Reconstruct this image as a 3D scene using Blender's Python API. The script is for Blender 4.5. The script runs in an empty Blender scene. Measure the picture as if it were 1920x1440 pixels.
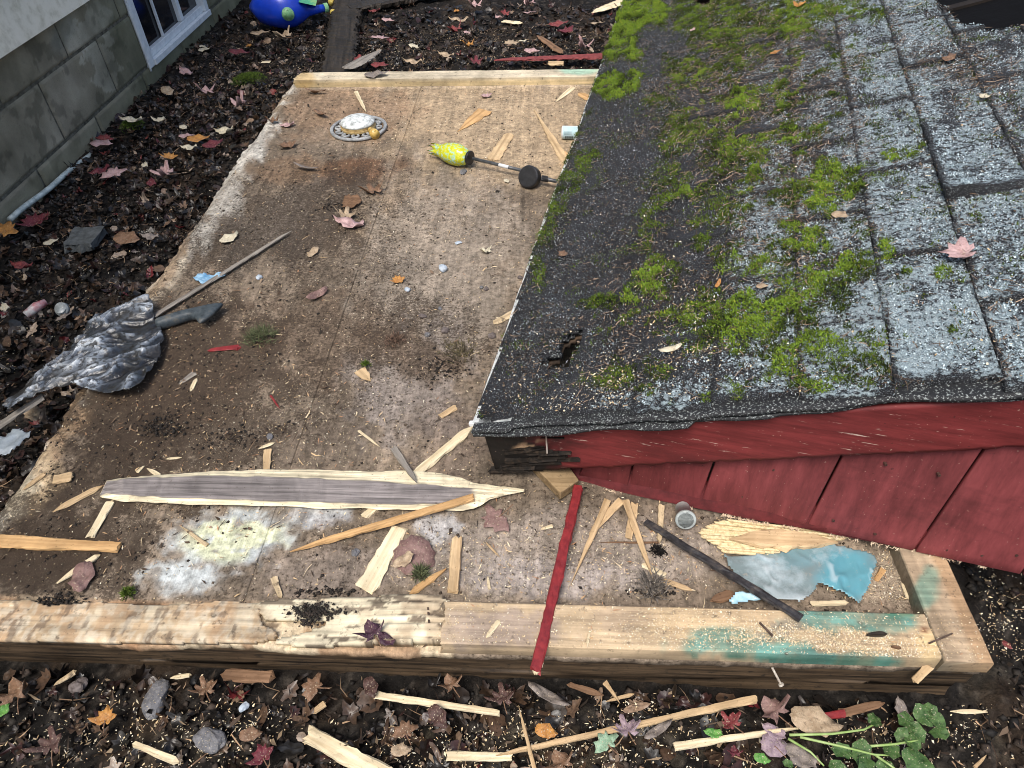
import bpy, math, random
import numpy as np
from mathutils import Matrix, Vector
random.seed(7); RNG = np.random.default_rng(7)
SC = bpy.context.scene; COL = SC.collection
# ------------------------------------------------------------------ camera
F, YAW, PITCH, ROLL = 1341.5, 0.0714, 0.7643, -0.0391
O = np.array([-0.7101, -0.6177, 1.3040])
def _rot():
    cy, sy = math.cos(YAW), math.sin(YAW)
    Rz = np.array([[cy, -sy, 0], [sy, cy, 0], [0, 0, 1]])
    a = math.pi/2-PITCH; ca, sa = math.cos(a), math.sin(a)
    Rx = np.array([[1, 0, 0], [0, ca, -sa], [0, sa, ca]])
    c, s = math.cos(ROLL), math.sin(ROLL)
    return Rz@Rx@np.array([[c, -s, 0], [s, c, 0], [0, 0, 1]])
R = _rot()
cam = bpy.data.objects.new('camera', bpy.data.cameras.new('camera')); COL.objects.link(cam)
M4 = np.eye(4); M4[:3, :3] = R; M4[:3, 3] = O
cam.matrix_world = Matrix(M4.tolist())
cam.data.sensor_width = 36; cam.data.lens = F/1920*36; cam.data.clip_end = 200; cam.data.clip_start = .02
SC.camera = cam
# ------------------------------------------------------------------ light
W = bpy.data.worlds.new('World'); SC.world = W; W.use_nodes = True
nt = W.node_tree; bg = nt.nodes['Background']
sky = nt.nodes.new('ShaderNodeTexSky'); sky.sky_type = 'NISHITA'; sky.sun_disc = False
SUN_EL, SUN_AZ = 62, 200      # compass angle the light comes from
sky.sun_elevation = math.radians(SUN_EL); sky.sun_rotation = math.radians(SUN_AZ)
sky.dust_density = 4; sky.air_density = 1.0; sky.ozone_density = 1.0
nt.links.new(sky.outputs[0], bg.inputs[0]); bg.inputs[1].default_value = .125
sl = bpy.data.lights.new('sun', 'SUN'); sl.energy = 1.9; sl.angle = math.radians(22); sl.color = (1, .96, .9)
so = bpy.data.objects.new('sun', sl); COL.objects.link(so)
az = math.radians(SUN_AZ); el = math.radians(SUN_EL)
dv = Vector((math.sin(az)*math.cos(el), math.cos(az)*math.cos(el), math.sin(el)))
so.rotation_euler = (-dv).to_track_quat('-Z', 'Y').to_euler()
SC.view_settings.view_transform = 'Standard'; SC.view_settings.look = 'None'
SC.view_settings.exposure = 0.6; SC.cycles.filter_width = .95; SC.view_settings.gamma = 1
# ------------------------------------------------------------------ pixel <-> place helpers (survey of the photograph)
def ray(x, y):
    d = R@np.array([x-960, 720-y, -F]); return d/np.linalg.norm(d)
def hit(x, y, z=0.):
    d = ray(x, y); return O+d*(z-O[2])/d[2]
def hitp(x, y, P, n):
    d = ray(x, y); return O+d*((np.asarray(P)-O)@n)/(d@n)
def proj(P):
    q = (np.asarray(P)-O)@R
    return np.stack([960+F*q[..., 0]/-q[..., 2], 720-F*q[..., 1]/-q[..., 2]], -1)
# ------------------------------------------------------------------ noise
def _h(ix, iy, seed):
    n = (ix.astype(np.int64)*374761393+iy.astype(np.int64)*668265263+seed*1274126177) & 0xffffffff
    n = ((n ^ (n >> 13))*1274126177) & 0xffffffff
    return ((n ^ (n >> 16)) & 0xffff)/65535.
def vn(x, y, seed=0):
    x = np.asarray(x, float); y = np.asarray(y, float)
    ix = np.floor(x); iy = np.floor(y); fx = x-ix; fy = y-iy
    fx = fx*fx*(3-2*fx); fy = fy*fy*(3-2*fy)
    a = _h(ix, iy, seed); b = _h(ix+1, iy, seed); c = _h(ix, iy+1, seed); d = _h(ix+1, iy+1, seed)
    return (a*(1-fx)+b*fx)*(1-fy)+(c*(1-fx)+d*fx)*fy
def fbm(x, y, s=1., o=4, seed=0):
    t = 0; a = 1; n = 0
    for i in range(o):
        t = t+a*vn(np.asarray(x)*s, np.asarray(y)*s, seed+i*17); n += a; a *= .55; s *= 2.03
    return t/n
def sm(e0, e1, x):
    t = np.clip((x-e0)/(e1-e0), 0, 1); return t*t*(3-2*t)
def blob(P, cx, cy, rx, ry, ang=0, wob=.5, seed=1):
    """soft-edged ragged patch, P = pixel positions (N,2)"""
    a = math.radians(ang); dx = P[..., 0]-cx; dy = P[..., 1]-cy
    u = (dx*math.cos(a)+dy*math.sin(a))/rx; v = (-dx*math.sin(a)+dy*math.cos(a))/ry
    d = np.sqrt(u*u+v*v)+wob*(fbm(P[..., 0], P[..., 1], 1/26., 4, seed)-.5)*2
    return 1-sm(.55, 1.15, d)
def inpoly(px, py, poly):
    px = np.asarray(px); py = np.asarray(py); r = np.zeros(px.shape, bool); n = len(poly)
    for i in range(n):
        x1, y1 = poly[i]; x2, y2 = poly[(i+1) % n]
        if y1 == y2: continue
        c = ((y1 > py) != (y2 > py)) & (px < (x2-x1)*(py-y1)/(y2-y1)+x1); r ^= c
    return r
# ------------------------------------------------------------------ object helpers
def tag(o, label=None, cat=None, group=None, kind=None):
    if label: o['label'] = label
    if cat: o['category'] = cat
    if group: o['group'] = group
    if kind: o['kind'] = kind
    return o
def empty(name, loc, label, cat, group=None):
    o = bpy.data.objects.new(name, None); COL.objects.link(o); o.location = loc; o.empty_display_size = .05
    return tag(o, label, cat, group, 'thing')
def mk(name, V, Fc, mat, parent=None, smooth=False, attrs=None, col=None):
    """mesh object from arrays; V in world space; parent offset removed"""
    V = np.asarray(V, float)
    if parent is not None: V = V-np.array(parent.location)
    me = bpy.data.meshes.new(name)
    if isinstance(Fc, np.ndarray):
        k = Fc.shape[1]; me.vertices.add(len(V)); me.vertices.foreach_set('co', V.astype(np.float32).ravel())
        me.loops.add(Fc.size); me.loops.foreach_set('vertex_index', Fc.astype(np.int32).ravel())
        me.polygons.add(len(Fc)); me.polygons.foreach_set('loop_start', np.arange(len(Fc), dtype=np.int32)*k)
        try: me.polygons.foreach_set('loop_total', np.full(len(Fc), k, np.int32))
        except Exception: pass
        me.update(calc_edges=True)
    else:
        me.from_pydata([tuple(v) for v in V], [], [tuple(int(i) for i in f) for f in Fc]); me.update()
    if col is not None:
        c = np.ones((len(V), 4), np.float32); c[:, :3] = np.asarray(col)
        a = me.color_attributes.new('Col', 'FLOAT_COLOR', 'POINT'); a.data.foreach_set('color', c.ravel())
    for k_, v_ in (attrs or {}).items():
        a = me.attributes.new(k_, 'FLOAT', 'POINT'); a.data.foreach_set('value', np.asarray(v_, np.float32).ravel())
    if smooth: me.polygons.foreach_set('use_smooth', np.ones(len(me.polygons), bool))
    me.validate()
    o = bpy.data.objects.new(name, me); COL.objects.link(o)
    if mat: me.materials.append(mat)
    if parent is not None: o.parent = parent
    return o
class Acc:
    def __init__(s): s.V = []; s.F = []; s.n = 0
    def add(s, V, Fc):
        V = np.asarray(V, float)
        s.V.append(V); s.F += [tuple(int(i)+s.n for i in f) for f in Fc]; s.n += len(V); return s
    def box(s, lo, hi, M=None):
        x0, y0, z0 = lo; x1, y1, z1 = hi
        V = np.array([(x0, y0, z0), (x1, y0, z0), (x1, y1, z0), (x0, y1, z0), (x0, y0, z1), (x1, y0, z1), (x1, y1, z1), (x0, y1, z1)], float)
        if M is not None: V = M(V)
        return s.add(V, [(0, 3, 2, 1), (4, 5, 6, 7), (0, 1, 5, 4), (1, 2, 6, 5), (2, 3, 7, 6), (3, 0, 4, 7)])
    def tube(s, pts, rad, n=12, cap=True):
        pts = np.asarray(pts, float); m = len(pts); rad = np.broadcast_to(rad, (m,)); V = []
        up = np.array([0, 0, 1.])
        for i in range(m):
            d = pts[min(i+1, m-1)]-pts[max(i-1, 0)]; d /= np.linalg.norm(d)+1e-12
            a = np.cross(d, up)
            if np.linalg.norm(a) < .05: a = np.cross(d, [0, 1, 0])
            a /= np.linalg.norm(a); b = np.cross(a, d)
            for k in range(n):
                t = 2*math.pi*k/n; V.append(pts[i]+rad[i]*(a*math.cos(t)+b*math.sin(t)))
        Fc = [(i*n+k, i*n+(k+1) % n, (i+1)*n+(k+1) % n, (i+1)*n+k) for i in range(m-1) for k in range(n)]
        if cap: Fc += [tuple(range(n-1, -1, -1)), tuple((m-1)*n+k for k in range(n))]
        return s.add(V, Fc)
    def make(s, name, mat, parent=None, smooth=False, col=None):
        return mk(name, np.concatenate(s.V), s.F, mat, parent, smooth, col=col)
def bevel(o, w=.003, seg=2):
    m = o.modifiers.new('b', 'BEVEL'); m.width = w; m.segments = seg; m.limit_method = 'ANGLE'; m.angle_limit = math.radians(40); return o
def gridF(nu, nv):
    i = np.arange(nu-1)[:, None]; j = np.arange(nv-1)[None]
    a = (i*nv+j); return np.stack([a, a+nv, a+nv+1, a+1], -1).reshape(-1, 4)
# ------------------------------------------------------------------ materials
def nodes(name, rough=.8, spec=.3):
    m = bpy.data.materials.new(name); m.use_nodes = True; t = m.node_tree; b = t.nodes['Principled BSDF']
    b.inputs['Roughness'].default_value = rough; b.inputs['Specular IOR Level'].default_value = spec
    return m, t, b
def tex(t, scale, detail=6, rough=.6, coord='Object', vec=None, mapscale=None, kind='noise'):
    if vec is None:
        tc = t.nodes.new('ShaderNodeTexCoord'); vec = tc.outputs[coord]
    if mapscale:
        mp = t.nodes.new('ShaderNodeMapping'); mp.inputs['Scale'].default_value = mapscale; t.links.new(vec, mp.inputs[0]); vec = mp.outputs[0]
    if kind == 'noise':
        n = t.nodes.new('ShaderNodeTexNoise'); n.inputs['Detail'].default_value = detail; n.inputs['Roughness'].default_value = rough
    else:
        n = t.nodes.new('ShaderNodeTexVoronoi')
    n.inputs['Scale'].default_value = scale; t.links.new(vec, n.inputs['Vector'])
    return n.outputs[0]
def ramp(t, fac, stops, interp='LINEAR'):
    r = t.nodes.new('ShaderNodeValToRGB'); r.color_ramp.interpolation = interp; e = r.color_ramp.elements
    while len(e) < len(stops): e.new(.5)
    for k, (p, c) in enumerate(stops):
        e[k].position = p; e[k].color = (*c, 1) if hasattr(c, '__len__') else (c, c, c, 1)
    t.links.new(fac, r.inputs[0]); return r.outputs[0]
def mix(t, fac, a, b, mode='MIX'):
    m = t.nodes.new('ShaderNodeMix'); m.data_type = 'RGBA'; m.blend_type = mode
    for s, v in ((m.inputs[0], fac), (m.inputs[6], a), (m.inputs[7], b)):
        if isinstance(v, (int, float)): s.default_value = v
        elif isinstance(v, tuple): s.default_value = (*v, 1)
        else: t.links.new(v, s)
    return m.outputs[2]
def mth(t, op, a, b=0., clamp=False):
    m = t.nodes.new('ShaderNodeMath'); m.operation = op; m.use_clamp = clamp
    for s, v in ((m.inputs[0], a), (m.inputs[1], b)):
        if isinstance(v, (int, float)): s.default_value = v
        else: t.links.new(v, s)
    return m.outputs[0]
def bump(t, b, h, strength=.5, dist=.002):
    n = t.nodes.new('ShaderNodeBump'); n.inputs['Strength'].default_value = strength; n.inputs['Distance'].default_value = dist
    t.links.new(h, n.inputs['Height']); t.links.new(n.outputs[0], b.inputs['Normal'])
def attr(t, name, out='Fac'):
    a = t.nodes.new('ShaderNodeAttribute'); a.attribute_name = name; return a.outputs[out]
def m_attr(name, rough=.8, spec=.3, scale=120, lo=.6, hi=1.35, bs=.4, bd=.002):
    m, t, b = nodes(name, rough, spec); n = tex(t, scale, 5)
    f = ramp(t, n, [(.3, lo), (.7, hi)]); t.links.new(mix(t, 1., attr(t, 'Col', 'Color'), f, 'MULTIPLY'), b.inputs[0]); bump(t, b, n, bs, bd); return m
def m_noise(name, c1, c2, scale=20, rough=.7, spec=.3, bs=.3, bd=.002, detail=6, c3=None):
    m, t, b = nodes(name, rough, spec); n = tex(t, scale, detail, .65)
    st = [(.35, c1), (.65, c2)] if c3 is None else [(.3, c1), (.52, c2), (.72, c3)]
    t.links.new(ramp(t, n, st), b.inputs[0]); bump(t, b, n, bs, bd); return m
def m_wood(name, c1, c2, rough=.75, grain=(3, 70, 70), speck=.0, bs=.5, dirt=None):
    """grain runs along the object's own X"""
    m, t, b = nodes(name, rough, .25)
    g = tex(t, 1, 5, .6, mapscale=grain); blot = tex(t, 14, 4)
    c = ramp(t, g, [(.32, c1), (.62, c2)])
    c = mix(t, 1., c, ramp(t, blot, [(.3, .74), (.7, 1.15)]), 'MULTIPLY'); c = mix(t, ramp(t, tex(t, 140, 5, .75), [(.60, 0.), (.68, .65)]), c, tuple(v*.22 for v in c1))
    if dirt:
        d = tex(t, 45, 6, .7); c = mix(t, ramp(t, d, [(.56, 0.), (.68, 1.)]), c, dirt)
    t.links.new(c, b.inputs[0]); bump(t, b, g, bs, .0015); return m
MW = dict(
 fresh=m_wood('fresh_pale_wood', (.50, .39, .23), (.80, .69, .47)),
 tan=m_wood('tan_wood', (.34, .225, .115), (.62, .45, .26)),
 orange=m_wood('orange_wood', (.36, .20, .08), (.62, .39, .18)),
 grey=m_wood('grey_wood', (.14, .125, .11), (.31, .28, .24)),
 brown=m_wood('brown_wood', (.10, .055, .03), (.24, .14, .08)),
 pale_dirty=m_wood('dirty_pale_wood', (.30, .22, .12), (.66, .52, .33), dirt=(.09, .065, .045)),
 red=m_noise('red_paint_stick', (.15, .014, .018), (.27, .028, .03), 60, .5, .4, .3),
 dark=m_wood('wet_dark_wood', (.012, .010, .008), (.05, .04, .03), .55),
)
# ------------------------------------------------------------------ ground
GZ = -.125
def gz(x, y):
    h = (fbm(x, y, 3.2, 4, 5)-.5)*.05+(fbm(x, y, 22, 4, 9)-.5)*.045
    near = np.exp(-np.clip(np.asarray(x)+2.0, -9, 0)**2*0)*0
    return GZ+h+near-.01
def axis(lo, hi, a, b, fine, coarse):
    return np.concatenate([np.arange(lo, a, coarse), np.arange(a, b, fine), np.arange(b, hi+coarse, coarse)])
gx = axis(-12, 12, -3.0, 1.3, .009, .25); gy = axis(-8, 14, -.55, 4.6, .010, .25)
X, Y = np.meshgrid(gx, gy, indexing='ij'); Zg = gz(X, Y)
inner = (X > -1.9) & (X < .02) & (Y > .08) & (Y < 2.7); Zg = np.where(inner, GZ-.06, Zg)
Zg = np.minimum(Zg, np.where((X > -2.0) & (X < .12) & (Y > -.02) & (Y < 2.9), GZ-.01, 9))
V = np.stack([X, Y, Zg], -1).reshape(-1, 3); PX = proj(V)
n1 = fbm(V[:, 0], V[:, 1], 9, 5, 3); n2 = fbm(V[:, 0], V[:, 1], 60, 3, 4)
base = np.array([.009, .0078, .0068])[None]*(.4+1.3*n1[:, None])
brown = np.array([.034, .023, .015]); f = sm(.52, .7, fbm(V[:, 0], V[:, 1], 6, 5, 31))[:, None]; c = base*(1-f*.7)+brown*f*.7
f = (sm(.6, .72, n2)*.5)[:, None]; c = c*(1-f)+np.array([.07, .06, .05])*f
P_ = PX; sd_ = np.clip(blob(P_, 1080, 1400, 330, 60, 0, .6, 361)+.8*blob(P_, 1720, 1405, 160, 50, 0, .6, 362)+.55*blob(P_, 330, 1410, 240, 45, -8, .7, 363)+.3*blob(P_, 1850, 1250, 60, 90, 0, .6, 364), 0, 1)*sm(.44, .58, fbm(V[:, 0], V[:, 1], 30, 5, 365))*.8; sd_ = (sd_*.14*(V[:, 1] < .3))[:, None]; c = c*(1-sd_)+np.array([.42, .35, .235])*(.6+.8*n2[:, None])*sd_
def gmat():
    m, t, b = nodes('dark_wet_soil', .75, .15); n = tex(t, 90, 8, .7); n2_ = tex(t, 330, 4, .6)
    c_ = mix(t, 1., attr(t, 'Col', 'Color'), ramp(t, n, [(.3, .35), (.7, 1.8)]), 'MULTIPLY')
    c_ = mix(t, ramp(t, n2_, [(.66, 0.), (.72, .8)]), c_, (.13, .11, .09))
    t.links.new(c_, b.inputs[0]); bump(t, b, n, .9, .006); return m
o = mk('ground', V, gridF(len(gx), len(gy)), gmat(), smooth=True, col=c); tag(o, 'dark wet soil of the yard round the torn-down shed', 'ground', kind='structure')
# ------------------------------------------------------------------ shed floor
XL, XS, YB, PW, PT = -1.974, -1.322, 2.747, .089, .038
shed = empty('shed_floor', (-.95, 1.3, GZ), 'rotten plywood shed floor on a dark joist frame, littered with wood splinters', 'shed floor')
def deck_paint(V):
    P = proj(V); x, y = V[:, 0], V[:, 1]; n = len(V)
    g = fbm(x*14, y*1.6, 3, 4, 41); m1 = fbm(x, y, 5, 5, 42); m2 = fbm(x, y, 18, 4, 43)
    c = np.array([.225, .176, .128])[None]*(.6+.8*g[:, None])*(.35+1.2*m1[:, None])
    def over(col, mask):
        nonlocal c
        mask = np.clip(mask, 0, 1)[:, None]; c = c*(1-mask)+np.array(col)[None]*(.6+.75*m2[:, None])*mask
    px, py = P[:, 0], P[:, 1]
    # big tonal zones
    over((.44, .33, .21), .85*blob(P, 930, 230, 260, 130, 10, .4, 2))
    over((.32, .215, .135), .75*blob(P, 640, 200, 150, 60, 0, .6, 3))
    over((.15, .072, .035), .75*blob(P, 660, 322, 110, 26, -8, .6, 4))
    over((.24, .14, .075), .45*blob(P, 560, 320, 90, 30, 0, .6, 5))
    over((.36, .27, .18), .6*blob(P, 760, 400, 90, 90, 0, .7, 6))
    over((.31, .26, .205), .75*blob(P, 830, 520, 170, 220, 15, .6, 7))
    over((.27, .235, .21), .6*blob(P, 760, 720, 130, 120, 0, .7, 75))
    over((.14, .095, .06), .7*blob(P, 770, 660, 120, 45, 20, .7, 76))
    over((.13, .11, .09), .7*blob(P, 520, 420, 180, 70, -20, .8, 8))
    over((.125, .085, .056), .8*blob(P, 330, 720, 190, 130, -35, .7, 9))
    over((.055, .038, .026), .8*blob(P, 200, 860, 160, 90, -35, .8, 10))
    over((.06, .042, .028), .85*blob(P, 100, 1040, 170, 80, 0, .7, 11))
    over((.13, .09, .06), .6*blob(P, 600, 640, 130, 100, 0, .8, 12))
    over((.13, .10, .075), .6*blob(P, 560, 830, 120, 60, 0, .8, 77))
    over((.16, .12, .095), .5*blob(P, 850, 830, 90, 80, 0, .7, 13))
    over((.33, .28, .235), .75*blob(P, 1080, 1040, 330, 90, 0, .4, 14))
    over((.27, .22, .18), .6*blob(P, 620, 1070, 170, 60, 0, .6, 15))
    over((.40, .36, .34), .5*blob(P, 1000, 1080, 160, 40, 0, .8, 74))
    # left edge mould / delaminated rim
    ex = x-XL+(fbm(x, y, 10, 4, 50)-.5)*.07
    rim = (1-sm(.02, .085, ex)); over((.42, .33, .23), rim*.85)
    over((.62, .58, .50), rim*sm(.46, .6, fbm(x, y, 14, 4, 51))*.9)
    over((.66, .63, .56), .85*blob(P, 475, 250, 38, 75, 22, .7, 16))
    over((.50, .47, .41), .75*blob(P, 400, 390, 40, 95, 30, .8, 17))
    over((.58, .50, .38), .85*blob(P, 300, 500, 42, 75, 35, .5, 18))
    over((.24, .14, .07), .6*blob(P, 330, 480, 20, 90, 32, .9, 78))
    over((.40, .27, .16), .8*blob(P, 120, 790, 40, 75, 35, .6, 19))
    over((.48, .36, .22), .85*blob(P, 60, 900, 50, 75, 35, .7, 20))
    over((.60, .55, .42), .5*blob(P, 30, 940, 30, 60, 35, .9, 79))
    # spilled lime
    sp = np.maximum.reduce([blob(P, 430, 1010, 125, 62, -10, .5, 21), blob(P, 345, 1082, 85, 38, -5, .5, 22), .6*blob(P, 560, 965, 80, 25, 0, .8, 23)])
    over((.55, .60, .60), sp*.8*(.35+.65*sm(.36, .52, fbm(x, y, 26, 5, 57))))
    over((.66, .68, .46), sp*sm(.50, .60, fbm(x, y, 16, 4, 52))*blob(P, 440, 1010, 110, 50, 0, .3, 24)*.95)
    over((.62, .63, .64), .5*blob(P, 820, 985, 40, 40, 0, .8, 25)); over((.55, .56, .58), .45*blob(P, 610, 960, 60, 30, 0, .8, 26))
    # front band where the plate was torn off
    band = (1-sm(.085, .10, y+.012*(m1-.5)))*(px < 850)
    over((.40, .27, .165), band*.95)
    over((.62, .52, .36), band*sm(.48, .58, fbm(x*2, y, 9, 4, 53))*.85)
    over((.40, .225, .12), band*sm(.54, .64, fbm(x, y, 7, 4, 54))*.7)
    over((.12, .08, .05), band*sm(.60, .68, fbm(x, y, 16, 4, 55))*.8)
    over((.66, .57, .44), (1-sm(0, .05, YB-y))*.35*(px > 560))
    # dirt / dust coverage read by the shader
    dirt = .33+.30*blob(P, 520, 420, 230, 100, -20, .6, 27)+.55*blob(P, 330, 760, 270, 190, -35, .6, 28)+.5*blob(P, 110, 1020, 200, 120, 0, .5, 29)+.15*blob(P, 650, 560, 160, 260, 15, .5, 30)+.22*blob(P, 800, 640, 140, 90, 0, .6, 31)
    dirt = dirt-.1*blob(P, 920, 250, 220, 120)-sp*.25+.25*(fbm(x, y, 8, 4, 56)-.5)-band*.25
    dust = .16+.42*blob(P, 1050, 1060, 350, 90, 0, .4, 32)+.8*blob(P, 1660, 1090, 70, 60, 0, .5, 34)+.15*blob(P, 900, 260, 300, 140)+.18*blob(P, 420, 400, 120, 60)+.2*blob(P, 520, 800, 160, 120, 0, .8, 33)
    return c, np.clip(dirt, 0, 1), np.clip(dust, 0, 1)
def deck_mat():
    m, t, b = nodes('weathered_plywood', .8, .22)
    g = tex(t, 1, 5, .65, mapscale=(230, 14, 40)); s = tex(t, 130, 7, .78); s2 = tex(t, 420, 3, .6); sp = tex(t, 48, 5, .7)
    c = mix(t, 1., attr(t, 'Col', 'Color'), ramp(t, g, [(.3, .84), (.65, 1.1)]), 'MULTIPLY')
    g2 = tex(t, 1, 6, .7, mapscale=(42, 2.2, 10)); c = mix(t, 1., c, ramp(t, g2, [(.36, .78), (.62, 1.15)]), 'MULTIPLY')
    c = mix(t, 1., c, ramp(t, sp, [(.32, .5), (.68, 1.4)]), 'MULTIPLY')
    dm = mth(t, 'SUBTRACT', mth(t, 'ADD', s, mth(t, 'MULTIPLY', attr(t, 'Dirt'), .33)), .66)
    dm = mth(t, 'MULTIPLY', dm, 14., True)
    c = mix(t, mth(t, 'MULTIPLY', dm, .8), c, (.045, .031, .021))
    du = mth(t, 'MULTIPLY', mth(t, 'SUBTRACT', mth(t, 'ADD', s2, mth(t, 'MULTIPLY', attr(t, 'Dust'), .22)), .70), 18., True)
    c = mix(t, mth(t, 'MULTIPLY', du, .55), c, (.55, .47, .34))
    t.links.new(c, b.inputs[0])
    h = mth(t, 'ADD', mth(t, 'MULTIPLY', dm, .8), mth(t, 'ADD', s, mth(t, 'MULTIPLY', g, .4))); bump(t, b, h, .55, .003)
    return m
DM = deck_mat()
def deck_z(x, y):
    z = (fbm(x, y, 4, 3, 60)-.5)*.006+(fbm(x, y, 30, 3, 61)-.5)*.0025
    return z-.022*(1-sm(0, .05, x-XL))**2
def sheet(name, x0, x1, y0, y1, st, ragL=False):
    nx = int((x1-x0)/st)+1; ny = int((y1-y0)/st)+1
    xs = np.linspace(x0, x1, nx); ys = np.linspace(y0, y1, ny); X, Y = np.meshgrid(xs, ys, indexing='ij')
    if ragL:
        rag = (fbm(X*0+3, Y, 7, 4, 62)-.5)*.05+(fbm(X*0+7, Y, 45, 3, 63)-.5)*.018; X = X+rag*(1-sm(0, .09, X-x0))
    ragF = (fbm(X, Y*0+3, 6, 4, 64)-.5)*.02*(X < -.95)+(fbm(X, Y*0+3, 40, 3, 65)-.5)*.008; Y = Y+ragF*(1-sm(0, .04, Y-y0))*(y0 < .01)
    V = np.stack([X, Y, deck_z(X, Y)], -1).reshape(-1, 3); c, di, du = deck_paint(V); Fc = gridF(nx, ny)
    idx = np.arange(nx*ny).reshape(nx, ny); loop = np.concatenate([idx[:, 0], idx[-1, 1:], idx[-2::-1, -1], idx[0, -2:0:-1]])
    B = V[loop].copy(); B[:, 2] -= .018; k = len(V); m = len(loop); a = np.arange(m); b_ = (a+1) % m
    side = np.stack([loop[a], k+a, k+b_, loop[b_]], -1)
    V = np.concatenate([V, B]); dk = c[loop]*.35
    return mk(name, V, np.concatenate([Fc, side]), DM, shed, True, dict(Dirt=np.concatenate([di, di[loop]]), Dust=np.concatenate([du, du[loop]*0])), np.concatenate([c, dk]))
sheet('plywood_sheet', XL, XS-.0009, .0, YB+.08, .0048, True)
sheet('plywood_sheet', XS+.0009, .085, .0, YB+.08, .0048)
# joists: grid faced boxes with rough wet faces
def rough_box(name, lo, hi, mat, parent, st=.012, amp=.006, seed=1, label=None, gr=(6, 60, 60)):
    lo = np.array(lo, float); hi = np.array(hi, float); A = Acc()
    for ax in range(3):
        u, v = [k for k in range(3) if k != ax]
        for side in (0, 1):
            nu = max(2, int((hi[u]-lo[u])/st)+1); nv = max(2, int((hi[v]-lo[v])/st)+1)
            U, Vv = np.meshgrid(np.linspace(lo[u], hi[u], nu), np.linspace(lo[v], hi[v], nv), indexing='ij')
            P = np.zeros((nu, nv, 3)); P[..., u] = U; P[..., v] = Vv; P[..., ax] = (hi if side else lo)[ax]
            Fc = gridF(nu, nv); Fc = Fc if (side == (ax != 1)) else Fc[:, ::-1]
            A.add(P.reshape(-1, 3), Fc)
    V = np.concatenate(A.V); L = int(np.argmax(hi-lo)); o_ = [k for k in range(3) if k != L]
    q = V[:, L]; 
    for k in o_:
        s_ = np.where(V[:, k] > (lo[k]+hi[k])/2, -1, 1); j = [m for m in o_ if m != k][0]
        V[:, k] += s_*amp*fbm(q*5+9*k, V[:, j]*60+s_, 1, 4, seed+k)
    return mk(name, V, np.array(A.F), mat, parent, False)
JM = m_wood('wet_joist', (.014, .011, .009), (.11, .075, .045), .5, (5, 40, 120), bs=1., dirt=(.02, .017, .014))
rough_box('rim_joist', (XL+.02, .004, -.075), (.088, .045, -.0185), JM, shed, seed=3)
rough_box('rim_joist', (XL+.03, .012, GZ-.03), (.08, .05, -.077), JM, shed, seed=13, amp=.012)
rough_box('rim_joist', (.05, .05, GZ-.02), (.088, YB, -.0185), JM, shed, seed=5)
rough_box('rim_joist', (XL+.03, .05, GZ-.02), (XL+.07, YB, -.03), JM, shed, seed=6)
rough_box('rim_joist', (XL+.03, YB, GZ-.02), (.08, YB+.04, -.0185), JM, shed, seed=7)
# sill plates (2x4s nailed flat on the floor), paint in vertex colour
def plate(name, p0, p1, w, t, paint, seed, z0=.001, st=.006, rag0=0, rag1=0, wear=0):
    p0 = np.array(p0, float); p1 = np.array(p1, float); d = p1-p0; L = np.linalg.norm(d); d /= L; s = np.array([-d[1], d[0]])
    nu = int(L/st)+1; prof = [(0, 0), (0, t*.5), (.001, t-.003), (.004, t)]+[(w*k/14, t) for k in range(1, 14)]+[(w-.004, t), (w-.001, t-.003), (w, t*.5), (w, 0)]
    prof = np.array(prof); k = len(prof); us = np.linspace(0, L, nu)
    V = np.zeros((nu, k, 3)); e0 = rag0*(fbm(prof[:, 0]*90, prof[:, 1]*90, 1, 3, seed)); e1 = rag1*(fbm(prof[:, 0]*90, prof[:, 1]*90, 1, 3, seed+1))
    for i, u in enumerate(us):
        uu = np.clip(u, e0, L-e1)
        tt = prof[:, 1]+(prof[:, 1] > t*.6)*((fbm(uu*9, prof[:, 0]*110, 1, 3, seed+2)-.5)*.004)
        V[i, :, 0] = p0[0]+d[0]*uu+s[0]*prof[:, 0]; V[i, :, 1] = p0[1]+d[1]*uu+s[1]*prof[:, 0]; V[i, :, 2] = z0+tt
    V = V.reshape(-1, 3); Fc = gridF(nu, k)[:, ::-1]; A = [tuple(f) for f in Fc]+[tuple(range(k)), tuple(reversed(range((nu-1)*k, nu*k)))]
    return mk(name, V, A, PM, shed, False, None, paint(V))
def plate_mat():
    m, t, b = nodes('sill_plate_wood', .72, .3); tc = t.nodes.new('ShaderNodeTexCoord').outputs['Object']
    g = tex(t, 1, 5, .6, vec=tc, mapscale=(5, 120, 60)); n = tex(t, 60, 6, .7); s2 = tex(t, 330, 3)
    c = mix(t, 1., attr(t, 'Col', 'Color'), ramp(t, g, [(.3, .74), (.65, 1.2)]), 'MULTIPLY')
    c = mix(t, ramp(t, n, [(.58, 0.), (.68, .75)]), c, (.09, .07, .05)); c = mix(t, 1., c, ramp(t, tex(t, 9, 6, .7), [(.32, .6), (.65, 1.15)]), 'MULTIPLY'); c = mix(t, ramp(t, s2, [(.67, 0.), (.71, .6)]), c, (.62, .54, .40))
    t.links.new(c, b.inputs[0]); bump(t, b, g, .4, .002); return m
PM = plate_mat()
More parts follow.
